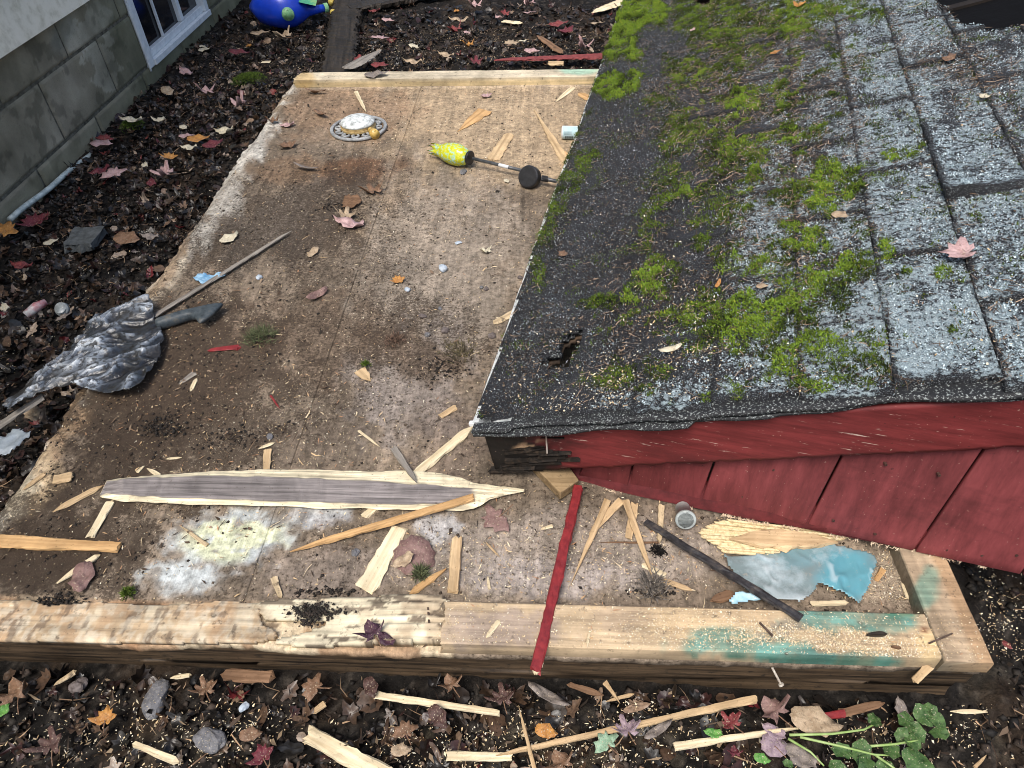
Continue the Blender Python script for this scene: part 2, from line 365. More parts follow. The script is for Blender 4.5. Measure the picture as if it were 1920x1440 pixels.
def paintF(V):
    P = proj(V); x, y = V[:, 0], V[:, 1]; c = np.array([.50, .38, .24])[None]*(.8+.4*fbm(x*3, y*40, 1, 4, 70)[:, None])
    def over(col, m):
        nonlocal c
        m = np.clip(m, 0, 1)[:, None]; c = c*(1-m)+np.array(col)[None]*m
    over((.33, .26, .21), .8*blob(P, 930, 1180, 130, 40, 0, .6, 71)); over((.60, .45, .27), .6*blob(P, 1330, 1160, 130, 40, 0, .5, 72))
    over((.36, .27, .19), .5*blob(P, 1160, 1160, 60, 30, 0, .7, 80))
    gr = np.maximum.reduce([blob(P, 1620, 1160, 140, 28, 2, .75, 73), blob(P, 1400, 1215, 140, 25, 3, .75, 74), blob(P, 1560, 1235, 180, 18, 3, .75, 75), blob(P, 1345, 1190, 70, 20, 0, .5, 81)])
    over((.10, .25, .20), gr*.8*(.55+.45*sm(.4, .55, fbm(x, y, 22, 5, 84)))); over((.15, .38, .33), gr*.6*sm(.5, .6, fbm(x, y, 14, 4, 76)))
    over((.03, .17, .11), .7*blob(P, 1690, 1150, 35, 12, 0, .5, 82)+.5*(V[:, 2] < .03)*gr)
    over((.16, .17, .15), .6*blob(P, 1460, 1180, 60, 20, -20, .6, 83))
    over((.66, .50, .27), .95*blob(P, 1742, 1212, 28, 36, 0, .3, 77)); over((.16, .05, .02), .9*blob(P, 1733, 1181, 13, 6, 0, .4, 78))
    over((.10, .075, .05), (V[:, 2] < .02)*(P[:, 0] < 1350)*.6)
    return c
XP = hit(818, 1205, .038)[0]
plate('sill_plate', (XP, 0), (0, 0), PW, PT, paintF, 5, rag0=.02)
# long skinny remnant of the torn plate left of the joint
def paintR(V):
    x, y = V[:, 0], V[:, 1]; c = np.array([.70, .62, .44])[None]*(.75+.45*fbm(x*4, y*90, 1, 4, 90)[:, None])
    P = proj(V); m = (sm(.44, .60, fbm(x, y, 18, 5, 91)+.25*sm(690, 800, P[:, 0])-.1)*.75)[:, None]; c = c*(1-m)+np.array([.42, .32, .21])*m
    m = (sm(.54, .60, fbm(x, y*3, 26, 6, 89))*.85)[:, None]; return c*(1-m)+np.array([.09, .065, .045])*m
x0 = hit(470, 1150, .01)[0]
A = []
def remnant(name, poly, z0, hmax, paint, mat, parent, st=.005, seed=1, groove=120, label=None, taper=None):
    """torn flat piece: polygon in world xy, thickness hmax, striated along x"""
    poly = np.array(poly); lo = poly.min(0); hi = poly.max(0); xs = np.arange(lo[0], hi[0]+st, st); ys = np.arange(lo[1], hi[1]+st, st)
    X, Y = np.meshgrid(xs, ys, indexing='ij'); Xr = X+(fbm(X*12, Y*120, 1, 3, seed)-.5)*.03
    ins = inpoly(Xr, Y, poly); nu, nv = X.shape; q = gridF(nu, nv); k = ins.ravel(); keep = k[q].all(1); q = q[keep]
    Z = z0+hmax*(.7+.5*fbm(X*5, Y*groove, 1, 3, seed+5))*(1 if taper is None else taper[0]+(1-taper[0])*sm(taper[1], taper[2], X+.05*(fbm(X*3, Y*60, 1, 3, seed+6)-.5))); V = np.stack([X, Y, Z], -1).reshape(-1, 3)
    used = np.unique(q); mp = -np.ones(len(V), int); mp[used] = np.arange(len(used)); V = V[used]; q = mp[q]
    ed = {}
    for f in q:
        for i in range(4):
            a, b = f[i], f[(i+1) % 4]; ed[(a, b)] = 1
    bd = [(a, b) for (a, b) in ed if (b, a) not in ed]; n = len(V); B = V.copy(); B[:, 2] = z0-.001
    side = np.array([(b, a, a+n, b+n) for a, b in bd]); bot = q[:, ::-1]+n
    V2 = np.concatenate([V, B]); return mk(name, V2, np.concatenate([q, side, bot]), mat, parent, False, None, paint(V2))
def pw(pts, z): return [tuple(hit(a, b, z)[:2]) for a, b in pts]
remnant('sill_plate_remnant', pw([(470, 1128), (500, 1120), (640, 1117), (838, 1119), (840, 1160), (836, 1204), (720, 1207), (560, 1211), (500, 1198), (560, 1185), (610, 1163), (490, 1160)], .018), .002, .030, paintR, PM, shed, seed=4, groove=200, st=.004, taper=(.35, hit(560, 1160, .02)[0], hit(800, 1160, .03)[0]))
def paintL(V):
    P = proj(V); x, y = V[:, 0], V[:, 1]; c = np.array([.46, .34, .21])[None]*(.7+.6*fbm(x*3, y*30, 1, 4, 98)[:, None])
    def over(col, m):
        nonlocal c
        m = np.clip(m, 0, 1)[:, None]; c = c*(1-m)+np.array(col)[None]*m
    over((.62, .53, .38), .8*sm(.44, .60, fbm(x*1.2, y, 34, 6, 99))); over((.44, .28, .155), .65*sm(.44, .62, fbm(x*1.6, y*.5, 20, 6, 103)))
    over((.14, .10, .07), .7*sm(.58, .66, fbm(x*1.6, y*.7, 46, 6, 104))); over((.60, .54, .42), .45*sm(.48, .64, fbm(x*1.5, y, 70, 4, 105))); return c
remnant('sill_plate_remnant', pw([(-150, 1130), (-60, 1128), (60, 1124), (90, 1136), (180, 1128), (300, 1136), (420, 1126), (490, 1131), (492, 1165), (520, 1190), (500, 1205), (300, 1206), (60, 1203), (-120, 1200), (-160, 1196)], .01), .001, .012, paintL, PM, shed, seed=14, groove=110, st=.0028)
def paintS(V):
    x, y = V[:, 0], V[:, 1]; c = np.array([.37, .285, .19])[None]*(.5+.9*fbm(x*60, y*4, 1, 4, 92)[:, None])*(.6+.75*fbm(x, y, 12, 5, 88)[:, None]); P = proj(V)
    m = (blob(P, 1735, 1110, 28, 50, 20, .6, 93)*.7)[:, None]; c = c*(1-m)+np.array([.13, .28, .22])*m
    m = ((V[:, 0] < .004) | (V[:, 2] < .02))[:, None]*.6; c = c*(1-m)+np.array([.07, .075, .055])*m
    m = sm(.6, .72, x/.089)[:, None]*.5; return c*(1-m)+np.array([.42, .25, .12])*m
plate('sill_plate', (PW+.001, -.006), (PW+.001, 2.7), PW, PT, paintS, 8)
def paintB(V):
    x, y = V[:, 0], V[:, 1]; c = np.array([.62, .49, .28])[None]*(.75+.45*fbm(x*4, y*80, 1, 4, 94)[:, None]); P = proj(V)
    m = (V[:, 2] > .034)[:, None]*.6; c = c*(1-m)+np.array([.60, .55, .45])*(.8+.4*fbm(x, y, 20, 3, 97)[:, None])*m
    m = (blob(P, 1085, 132, 50, 9, 0, .4, 95)*.7)[:, None]; c = c*(1-m)+np.array([.25, .5, .38])*m
    m = (blob(P, 570, 150, 25, 20, 0, .5, 96)*.6)[:, None]; c = c*(1-m)+np.array([.5, .32, .1])*m
    return c
plate('sill_plate', (hit(545, 167, 0)[0], YB), (.0, YB), PW, PT, paintB, 11, rag0=.05)
# ------------------------------------------------------------------ collapsed roof
EV = np.array([.215, .976, 0]); EV /= np.linalg.norm(EV); HV = np.array([EV[1], -EV[0], 0]); ZV = np.array([0, 0, 1.])
PA = math.radians(19.0); RV = HV*math.cos(PA)+ZV*math.sin(PA); NV = np.cross(RV, EV)
CR = np.array([-.8739, .4661, .1461])
def rp(u, v, w=0): # roof coordinates -> world
    u, v, w = np.broadcast_arrays(np.asarray(u, float), np.asarray(v, float), np.asarray(w, float))
    w = w+(fbm(u, v, 1.3, 2, 100)-.5)*.02*sm(.03, .3, v)
    return CR+u[..., None]*RV+v[..., None]*EV+w[..., None]*NV
def ruv(px, py):
    P = hitp(px, py, CR, NV); return float((P-CR)@RV), float((P-CR)@EV)
def eave(v): return -.047*v
UMAX, VMAX = 2.0, 3.45
roof = empty('collapsed_roofing', CR, 'collapsed mossy grey shingle roof lying on the shed floor with its red gable end', 'roof')
hole_a = np.array([ruv(*q) for q in [(1715, -70), (1745, -10), (1772, 22), (1800, 46), (1850, 58), (1925, 44), (1990, 20), (1995, -90)]])
hole_b = np.array([ruv(*q) for q in [(1018, 684), (1036, 670), (1052, 664), (1058, 640), (1074, 626), (1092, 620), (1084, 650), (1068, 682), (1048, 694)]])
hole_c = np.array([ruv(*q) for q in [(1300, -14), (1330, -14), (1333, 8), (1318, 14), (1303, 6)]])
HOLES = [hole_a, hole_b, hole_c]
def in_hole(u, v, grow=0):
    uu = u+(fbm(u, v, 30, 3, 101)-.5)*.05; vv = v+(fbm(u, v, 30, 3, 102)-.5)*.05; r = np.zeros(np.shape(u), bool)
    for k, h in enumerate(HOLES):
        if k: uu2 = u+(uu-u)*.25; vv2 = v+(vv-v)*.25
        else: uu2, vv2 = uu, vv
        r |= inpoly(uu2, vv2, [tuple(q) for q in h])
    return r
def gran(u, v, px): # mineral granule coverage 0..1
    P = px; r = sm(.30, .62, u+.35*(fbm(u, v, 3, 4, 103)-.5)-.08*sm(.5, 1.5, v))*.78+.05
    r += .5*blob(P, 1250, 760, 170, 50, 0, .5, 104)+.25*blob(P, 1750, 600, 220, 120, 0, .4, 105)
    r -= .45*blob(P, 1230, 420, 190, 230, 15, .3, 106)+.55*blob(P, 1180, 120, 150, 150, 0, .3, 107)
    r -= .38*blob(P, 1440, 180, 160, 190, 0, .4, 108)+.35*blob(P, 1830, 110, 130, 60, 0, .4, 109)
    return r+.35*(fbm(u, v, 9, 4, 110)-.5)
LIFT = {}
def shingles():
    Vs, Fs, G, n = [], [], [], 0; k = 0; uu = .045-.157*2
    rr = random.Random(5)
    while uu < UMAX:
        off = 0 if round((uu-.83)/.157) % 2 == 0 else .205
        vv = off-.39*2
        while vv < VMAX:
            j0, j1 = rr.uniform(-.02, .02), rr.uniform(-.012, .012); v0, v1 = vv+.002+j0, vv+.39+j1*0
            lift = rr.choice([.001, .003, .005, .009]) if uu > .3 else rr.uniform(0, .002); side = rr.uniform(.002, .005)
            if abs(uu-.987) < .02 and abs(vv-.6) < .06: lift, side = .022, .013
            v0c = max(v0, -.012 if uu > .3 else 0.); 
            kc = int(round((uu-.045)/.157)); LIFT[(kc, int(round((vv-off)/.39)))] = (lift, side, v0)
            if v1 > v0c+.03:
                nu, nv = 17, max(4, int((v1-v0c)/.01))
                U, Vv = np.meshgrid(np.linspace(uu, uu+.156, nu), np.linspace(v0c, v1, nv), indexing='ij')
                a = np.clip((U-uu)/.156, 0, 1); b = np.maximum(Vv-v0, 0)
                ed = (fbm(U*1, Vv, 25, 3, 111)-.5)
                U2 = np.maximum(U+ed*.012*(1-sm(0, .15, a)), eave(Vv)-.006+ed*.012); V2 = Vv+ed*.03*(1-sm(0, .05, Vv-v0c))
                w = .004+side*(1-a)**1.5+lift*np.exp(-b/.05)*(.6+.8*fbm(U, Vv, 8, 2, 112))
                P = rp(U2, V2, w).reshape(-1, 3); us, vs = U2.ravel(), V2.ravel(); g = gran(us, vs, proj(P))
                # bare rims near worn tab edges
                e = np.minimum.reduce([a.ravel()*.156*1.4, b.ravel()*1.0, (v1-Vv.ravel())])
                g = g-.40*(sm(.54, .66, fbm(us, vs*.45, 16, 4, 119)))-.5*(1-sm(.001, .016, e+.02*(fbm(us, vs, 40, 3, 113)-.5)))
                Fc = gridF(nu, nv); bad = in_hole(us, vs)|(us < eave(vs)-.003); Fc = Fc[~bad[Fc].any(1)]
                if len(Fc):
                    idx = np.arange(nu*nv).reshape(nu, nv); okk = ~bad
                    lp = np.concatenate([idx[:, 0][::-1], idx[0, 1:]]); B = rp(U2.ravel()[lp], V2.ravel()[lp], -.004)
                    a_ = np.arange(len(lp)-1); sd = np.stack([lp[a_], lp[a_+1], nu*nv+a_+1, nu*nv+a_], -1); sd = sd[okk[lp[a_]]&okk[lp[a_+1]]]
                    Vs.append(np.concatenate([P, B])); Fs.append(np.concatenate([Fc, sd])+n); G.append(np.concatenate([g, np.zeros(len(B))])); n += nu*nv+len(B)
            vv += .39
        uu += .157
    return np.concatenate(Vs), np.concatenate(Fs), np.concatenate(G)
def shingle_mat():
    m, t, b = nodes('worn_mineral_shingle', .78, .35)
    n = tex(t, 85, 6, .78); n2_ = tex(t, 420, 3, .6); n3 = tex(t, 9, 5, .6)
    g = attr(t, 'Gran')
    f = mth(t, 'MULTIPLY', mth(t, 'SUBTRACT', mth(t, 'ADD', n, mth(t, 'MULTIPLY', g, .235)), .655), 18., True)
    sp = mth(t, 'MULTIPLY', mth(t, 'SUBTRACT', mth(t, 'ADD', n2_, mth(t, 'MULTIPLY', g, .05)), .585), 22., True)
    dark = ramp(t, n3, [(.3, (.006, .0065, .008)), (.7, (.026, .028, .033))])
    lt = ramp(t, n2_, [(.32, (.14, .18, .20)), (.5, (.36, .45, .48)), (.7, (.62, .72, .74))])
    c = mix(t, mth(t, 'MULTIPLY', sp, .8), dark, (.30, .33, .34)); c = mix(t, f, c, lt); t.links.new(c, b.inputs[0])
    n4 = tex(t, 45, 6, .75); bump(t, b, mth(t, 'ADD', mth(t, 'MULTIPLY', n4, 1.6), mth(t, 'ADD', f, mth(t, 'MULTIPLY', sp, .6))), 1., .0045); return m
SV, SF, SG = shingles(); mk('shingles', SV, SF, shingle_mat(), roof, True, dict(Gran=SG))
# black underlay + sheathing, both torn open at the holes
def layer(name, w0, w1, mat, vmin, st=.012, lip=0, seed=1, frag=.0):
    us = np.arange(-.2, UMAX, st); vs = np.arange(vmin, VMAX, st); U, Vv = np.meshgrid(us, vs, indexing='ij')
    U2 = np.maximum(U, eave(Vv)+.0); rg = (fbm(U, Vv*0, 6, 4, seed)-.5)*frag+frag*.4*(vn(U*3.3, U*0, seed+3) > .5); V2 = Vv-rg*(1-sm(0, .05, Vv-vmin))
    bad = in_hole(U.ravel(), Vv.ravel()); Fc = gridF(len(us), len(vs)); T = rp(U2, V2, w0).reshape(-1, 3); B = rp(U2, V2, w1).reshape(-1, 3)
    ok = ~(bad[Fc].any(1) | ((U.ravel() < eave(Vv.ravel())-st)[Fc].all(1))); q = Fc[ok]; n = len(T)
    a = np.concatenate([q, q[:, [1, 2, 3, 0]], q[:, [2, 3, 0, 1]], q[:, [3, 0, 1, 2]]])[:, :2]; key = a[:, 0].astype(np.int64)*(n+1)+a[:, 1]; rk = a[:, 1].astype(np.int64)*(n+1)+a[:, 0]
    bd = a[~np.isin(rk, key)]; side = np.stack([bd[:, 1], bd[:, 0], bd[:, 0]+n, bd[:, 1]+n], -1)
    return mk(name, np.concatenate([T, B]), np.concatenate([q, q[:, ::-1]+n, side]), mat, roof, False)
def felt_mat():
    m, t, b = nodes('black_roofing_felt', .7, .4); s2 = tex(t, 260, 3, .6)
    t.links.new(ramp(t, s2, [(.56, (.012, .013, .015)), (.64, (.30, .33, .32))]), b.inputs[0]); bump(t, b, s2, .6, .002); return m
layer('roofing_felt', -.001, -.009, felt_mat(), -.026, seed=120, frag=.032)
layer('roofing_felt', -.0115, -.016, felt_mat(), -.020, seed=127, frag=.04)
layer('sheathing', -.0195, -.030, m_noise('rotten_sheathing', (.02, .015, .012), (.10, .065, .04), 25, .85), .012)
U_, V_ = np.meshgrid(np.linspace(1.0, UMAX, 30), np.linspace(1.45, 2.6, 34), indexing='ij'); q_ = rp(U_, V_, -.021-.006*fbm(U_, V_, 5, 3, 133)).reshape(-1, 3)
fl, ft, fb = nodes('hole_shade_black', .9, .1); fb.inputs[0].default_value = (.0035, .0035, .004, 1); bump(ft, fb, tex(ft, 12, 5, .6), .8, .01)
mk('hole_shade_sheet', q_, gridF(30, 34), fl, roof, True)  # added near-black sheet, stands in for the shade inside the big hole
# rafters
A = Acc()
def rbox(u0, u1, v0, v1, w0, w1):
    return rp(np.array([u0, u1, u1, u0, u0, u1, u1, u0]), np.array([v0, v0, v1, v1, v0, v0, v1, v1]), np.array([w0]*4+[w1]*4))
BF = [(0, 3, 2, 1), (4, 5, 6, 7), (0, 1, 5, 4), (1, 2, 6, 5), (2, 3, 7, 6), (3, 0, 4, 7)]
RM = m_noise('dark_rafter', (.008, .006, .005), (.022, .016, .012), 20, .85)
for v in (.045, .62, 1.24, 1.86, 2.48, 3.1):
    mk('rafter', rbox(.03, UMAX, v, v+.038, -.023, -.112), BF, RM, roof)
# white metal drip edge along the eave and its bent front end
ev = np.linspace(-.004, VMAX, 200); jit = (fbm(ev*0, ev, 9, 3, 130)-.5)*.006
prof = [(.012, .0025), (-.001, .0015), (-.004, -.002), (-.003, -.028)]
V = np.stack([rp(eave(ev)+p[0]-.004+jit, ev, p[1]) for p in prof], 1).reshape(-1, 3)
V2 = np.stack([rp(eave(ev)+p[0]-.002+jit, ev, p[1]-.0015) for p in prof], 1).reshape(-1, 3)
q = gridF(len(ev), 4)
DE = m_noise('white_drip_edge', (.42, .45, .45), (.75, .78, .77), 30, .45, .5, c3=(.8, .83, .82))
mk('drip_edge', np.concatenate([V, V2]), np.concatenate([q, q[:, ::-1]+len(V)]), DE, roof)
mk('drip_edge', rbox(-.014, .09, -.006, .004, -.001, -.0095), BF, DE, roof)
# fascia (1x6) with rotten black lower end, vertex painted
def board(name, c4, thick, nrm, mat, parent, nx, ny, paint=None, warp=.001, seed=1, ragb=0, smooth=False):
    """c4 = bottom-left, bottom-right, top-right, top-left; thickness goes to -nrm"""
    c4 = [np.array(q, float) for q in c4]; s, t = np.meshgrid(np.linspace(0, 1, nx), np.linspace(0, 1, ny), indexing='ij')
    L = np.linalg.norm(c4[1]-c4[0])
    t2 = t+(ragb*(fbm(s*L, s*0, 90, 3, seed)-.5))*(1-sm(0, .15, t))
    P = ((1-s)*(1-t2))[..., None]*c4[0]+(s*(1-t2))[..., None]*c4[1]+(s*t2)[..., None]*c4[2]+((1-s)*t2)[..., None]*c4[3]
    P = P+nrm*(warp*(fbm(s*L, t, 3, 3, seed+2)-.5))[..., None]; P = P.reshape(-1, 3); n = len(P); q = gridF(nx, ny)
    idx = np.arange(n).reshape(nx, ny); lp = np.concatenate([idx[:, 0], idx[-1, 1:], idx[-2::-1, -1], idx[0, -2:0:-1]]); m = len(lp); a = np.arange(m); b = (a+1) % m
    B = P-nrm*thick; sd = np.stack([lp[a], lp[a]+n, lp[b]+n, lp[b]], -1)
    V = np.concatenate([P, B]); return mk(name, V, np.concatenate([q, q[:, ::-1]+n, sd]), mat, parent, smooth, None, paint(V) if paint else None)
def red_mat(name, chip=.0, gscale=(8, 8, 60)):
    m, t, b = nodes(name, .62, .22); n = tex(t, 1, 6, .7, mapscale=gscale); s = tex(t, 90, 6, .7); big = tex(t, 5, 4)
    c = mix(t, 1., attr(t, 'Col', 'Color'), ramp(t, n, [(.32, .66), (.66, 1.25)]), 'MULTIPLY'); c = mix(t, 1., c, ramp(t, big, [(.3, .8), (.7, 1.2)]), 'MULTIPLY')
    if chip:
        tc = t.nodes.new('ShaderNodeTexCoord').outputs['Object']
        ch = tex(t, 1, 6, .7, vec=tc, mapscale=(14, 14, 170)); c = mix(t, mth(t, 'MULTIPLY', ramp(t, ch, [(chip, 0.), (chip+.02, 1.)]), ramp(t, tex(t, 3.2, 3), [(.50, 0.), (.56, 1.)])), c, (.50, .38, .32)); c = mix(t, ramp(t, tex(t, 1, 5, .7, mapscale=(3, 3, 9)), [(.54, 0.), (.72, .55)]), c, (.045, .014, .014))
    c = mix(t, ramp(t, s, [(.66, 0.), (.70, .8)]), c, (.045, .016, .015)); c = mix(t, ramp(t, tex(t, 170, 3, .6), [(.705, 0.), (.72, .8)]), c, (.45, .33, .26)); t.links.new(c, b.inputs[0]); bump(t, b, n, .35, .0015); return m
def red_paint(V):
    P = proj(V); x, y = V[:, 0], V[:, 1]; c = np.array([.155, .026, .026])[None]*(.85+.3*fbm(V[:, 0], V[:, 2], 6, 4, 140)[:, None])
    d = np.clip(1.3*(1-sm(960, 1130, P[:, 0]+90*(fbm(V[:, 0]*8, V[:, 2]*60, 1, 4, 141)-.5)*2)), 0, 1)[:, None]
    c = c*(1-d)+np.array([.012, .010, .009])*d
    d = (sm(.55, .62, fbm(V[:, 0]*6, V[:, 2]*55, 1, 4, 142))*blob(P, 985, 842, 50, 12, -14, .6, 143))[:, None]; c = c*(1-d)+np.array([.38, .25, .15])*d
    return c
fo = -EV*.019
def gp(u, w, back=0.): return CR+RV*u+NV*w-EV*.0+EV*back
FM = red_mat('red_fascia_paint', .635, (7, 20, 70))
board('fascia_board', [gp(-.0, -.150, -.019), gp(UMAX, -.122, -.019), gp(UMAX, -.020, -.019), gp(.02, -.020, -.019)], .019, -EV, FM, roof, 260, 16, red_paint, .003, 150, .10)
# shape the rotten tip: ragged black lump + splinter layers at the eave corner
A = Acc()
for k in range(34):
    u0 = random.uniform(-.018, .16); w = random.uniform(-.150, -.128)+max(0, u0)*.25+random.random()**3*.05; L_ = random.uniform(.03, .09); th = random.uniform(.0015, .004)
    A.add(rbox(u0, u0+L_, -.022-random.random()*.004, -.012, w-th, w+th*.4)+RNG.normal(0, .0022, (8, 3)), BF)
A.make('rotten_fascia_tip', m_noise('rotten_black_wood', (.004, .0035, .003), (.016, .012, .009), 70, .8, bs=.8, c3=(.06, .04, .026)), roof)
for (u0, u1, w0, w1, mt) in ((.012, .045, -.10, -.012, 'grey'), (.05, .10, -.075, -.02, 'dark')):
    mk('lookout_block', rbox(u0, u1, .0, .04, w0, w1), BF, MW[mt], roof)
# siding boards: bottom edge kicked out over the floor
nG = -EV
def topP(px, py): return hitp(px, py, CR+EV*.004, EV)
bz = lambda px: .0+.055*max(0, (px-1060)/860.)
def botP(px, py): return hit(px, py, bz(px))
def ext(b, t_, k): return t_+(t_-b)*k
JT = [((1082, 893), (1090, 880)), ((1178, 917), (1186, 872)), ((1311, 945), (1343, 856)), ((1511, 987), (1592, 829)), ((1714, 1034), (1866, 812)), ((1915, 1078), (2140, 775)), ((2130, 1122), (2420, 730))]
SM = red_mat('red_siding_paint', .73, (40, 40, 6))
def sid_paint(V):
    P = proj(V); c = np.array([.165, .034, .035])[None]*(.75+.5*fbm(V[:, 0], V[:, 2], 4, 3, 145)[:, None]); m = sm(1150, 1500, P[:, 0])[:, None]
    return c*(1-m*.0)+np.array([.03, .012, .014])*m*.6
for k in range(len(JT)-1):
    (b0, t0), (b1, t1) = JT[k], JT[k+1]; B0, T0, B1, T1 = botP(*b0), topP(*t0), botP(*b1), topP(*t1)
    e0 = .35 if k > 1 else .6; T0 = ext(B0, T0, .2 if k > 1 else 1.); T1 = ext(B1, T1, .2 if k > 1 else .6)
    g = .0022*(B1-B0)/np.linalg.norm(B1-B0); n_ = np.cross(B1-B0, T0-B0); n_ /= np.linalg.norm(n_)
    o = board('siding_board', [B0+g, B1-g, T1-g, T0+g], .014, n_, SM, roof, 30, 20, sid_paint, .003, 160+k)
    bevel(o, .0015, 1)
A = Acc()
for (px_, py_) in [(1392, 930), (1562, 975), (1640, 1000), (1775, 1030), (1660, 870), (1760, 890), (1450, 880), (1240, 905), (1840, 1040), (1905, 1040)]:
    p_ = botP(px_, py_)*0+hitp(px_, py_, botP(1511, 987), np.cross(botP(1714, 1034)-botP(1311, 945), topP(1592, 829)-botP(1511, 987))/np.linalg.norm(np.cross(botP(1714, 1034)-botP(1311, 945), topP(1592, 829)-botP(1511, 987))))
    A.tube([p_+[0, .004, 0], p_+[0, -.0035, .0008]], .0028, 10)
tag(A.make('nail_heads', m_noise('rusty_nail_head', (.03, .014, .01), (.10, .05, .04), 120, .6), roof), kind='stuff')
# second layer showing under the boards, frayed by the saw
sk = [((1055, 884), (1062, 906)), ((1200, 922), (1200, 939)), ((1311, 945), (1306, 961)), ((1403, 966), (1403, 981)), ((1511, 987), (1500, 998)), ((1714, 1034), (1712, 1040)), ((1915, 1078), (1913, 1083))]
A = Acc(); dn = np.array([0, .012, 0])
for k in range(len(sk)-1):
    (a0, b0), (a1, b1) = sk[k], sk[k+1]
    P = [hit(*b0, bz(b0[0])-.006)+dn, hit(*b1, bz(b1[0])-.006)+dn, botP(*a1)+dn+[0, .004, .05], botP(*a0)+dn+[0, .004, .05 if k else .02]]; Q = [p+np.array([0, .012, 0]) for p in P]
    A.add(P+Q, [(0, 1, 2, 3), (7, 6, 5, 4), (0, 4, 5, 1), (1, 5, 6, 2), (2, 6, 7, 3), (3, 7, 4, 0)])
A.make('siding_underlap', m_noise('dark_red_underlap', (.075, .014, .015), (.14, .024, .026), 40, .6), roof)
A = Acc()
for k in range(420):
    t = random.random()**1.0*(len(sk)-1); i = int(t); f = t-i; a = np.array(sk[i][1], float)*(1-f)+np.array(sk[i+1][1])*f
    if vn(a[0]/28., 0., 5) < .38: continue
    p = hit(a[0], a[1]-random.random()*3, bz(a[0])-.004)+dn*.5; L_ = random.uniform(.003, .011)
    d = np.array([random.gauss(0, .5), -random.random()*.6, -.5+random.gauss(0, .4)]); d /= np.linalg.norm(d); s_ = np.cross(d, [0, 0, 1]); s_ /= np.linalg.norm(s_)+1e-9
    w = random.uniform(.0005, .0014); A.add([p-s_*w, p+s_*w, p+d*L_, p-d*.004+[0, 0, w]], [(0, 1, 2), (0, 2, 3), (1, 3, 2), (0, 3, 1)])
tag(A.make('frayed_edge_fibres', m_noise('frayed_wood_fibre', (.45, .30, .2), (.75, .62, .45), 90, .8), roof), kind='stuff')
# hidden support: the cut gable stud standing under the roof + cut stud end that shows
tri = [hit(*q, .004) for q in [(998, 884), (1050, 938), (1085, 914), (1060, 880)]]; tr2 = [p+np.array([0, 0, .028]) for p in tri]
A = Acc(); A.add(tri+tr2, [(3, 2, 1, 0), (4, 5, 6, 7), (0, 1, 5, 4), (1, 2, 6, 5), (2, 3, 7, 6), (3, 0, 4, 7)]); bevel(A.make('cut_stud', m_wood('dirty_ply', (.16, .105, .05), (.34, .24, .13), dirt=(.06, .045, .03)), roof), .002, 1)
for u in (.9, 1.6):
    p = CR+HV*u+EV*.06; mk('gable_stud', Acc().box((p[0]-.02, p[1]-.02, .04), (p[0]+.02, p[1]+.05, float(p[2]+u*math.tan(PA)-.12))).V[0], BF, MW['brown'], roof)
# nails & ring on the fascia
A = Acc(); a = hitp(1024, 818, CR-EV*.026, EV); b = hitp(1026, 850, CR-EV*.032, EV); A.tube([a, b], .0018, 6); A.make('nail', m_noise('rusty_nail', (.2, .15, .11), (.5, .45, .4), 60, .5), roof)
# ------------------------------------------------------------------ moss, needles, grit on the roof
def soup(name, V, T, col, mat, label=None, cat=None):
    o = mk(name, V, T, mat, None, False, None, col); tag(o, label, cat, kind='stuff'); return o
def blades(P, N, L, W, C, spread=.55):
    """triangular blades: P base (n,3), N up dir (3,), L lengths, W widths"""
    n = len(P); th = RNG.random(n)*2*np.pi; ax = np.zeros((n, 3)); ax[:] = [1, 0, 0]
    t1 = np.cos(th)[:, None]*RV+np.sin(th)[:, None]*EV; d = N[None]+t1*(RNG.random(n)[:, None]*spread*2); d /= np.linalg.norm(d, axis=1)[:, None]
    ph = RNG.random(n)*2*np.pi; s_ = np.cos(ph)[:, None]*RV+np.sin(ph)[:, None]*EV
    V = np.stack([P-s_*W[:, None], P+s_*W[:, None], P+d*L[:, None]], 1).reshape(-1, 3); T = np.arange(3*n).reshape(n, 3); return V, T, np.repeat(C, 3, 0)
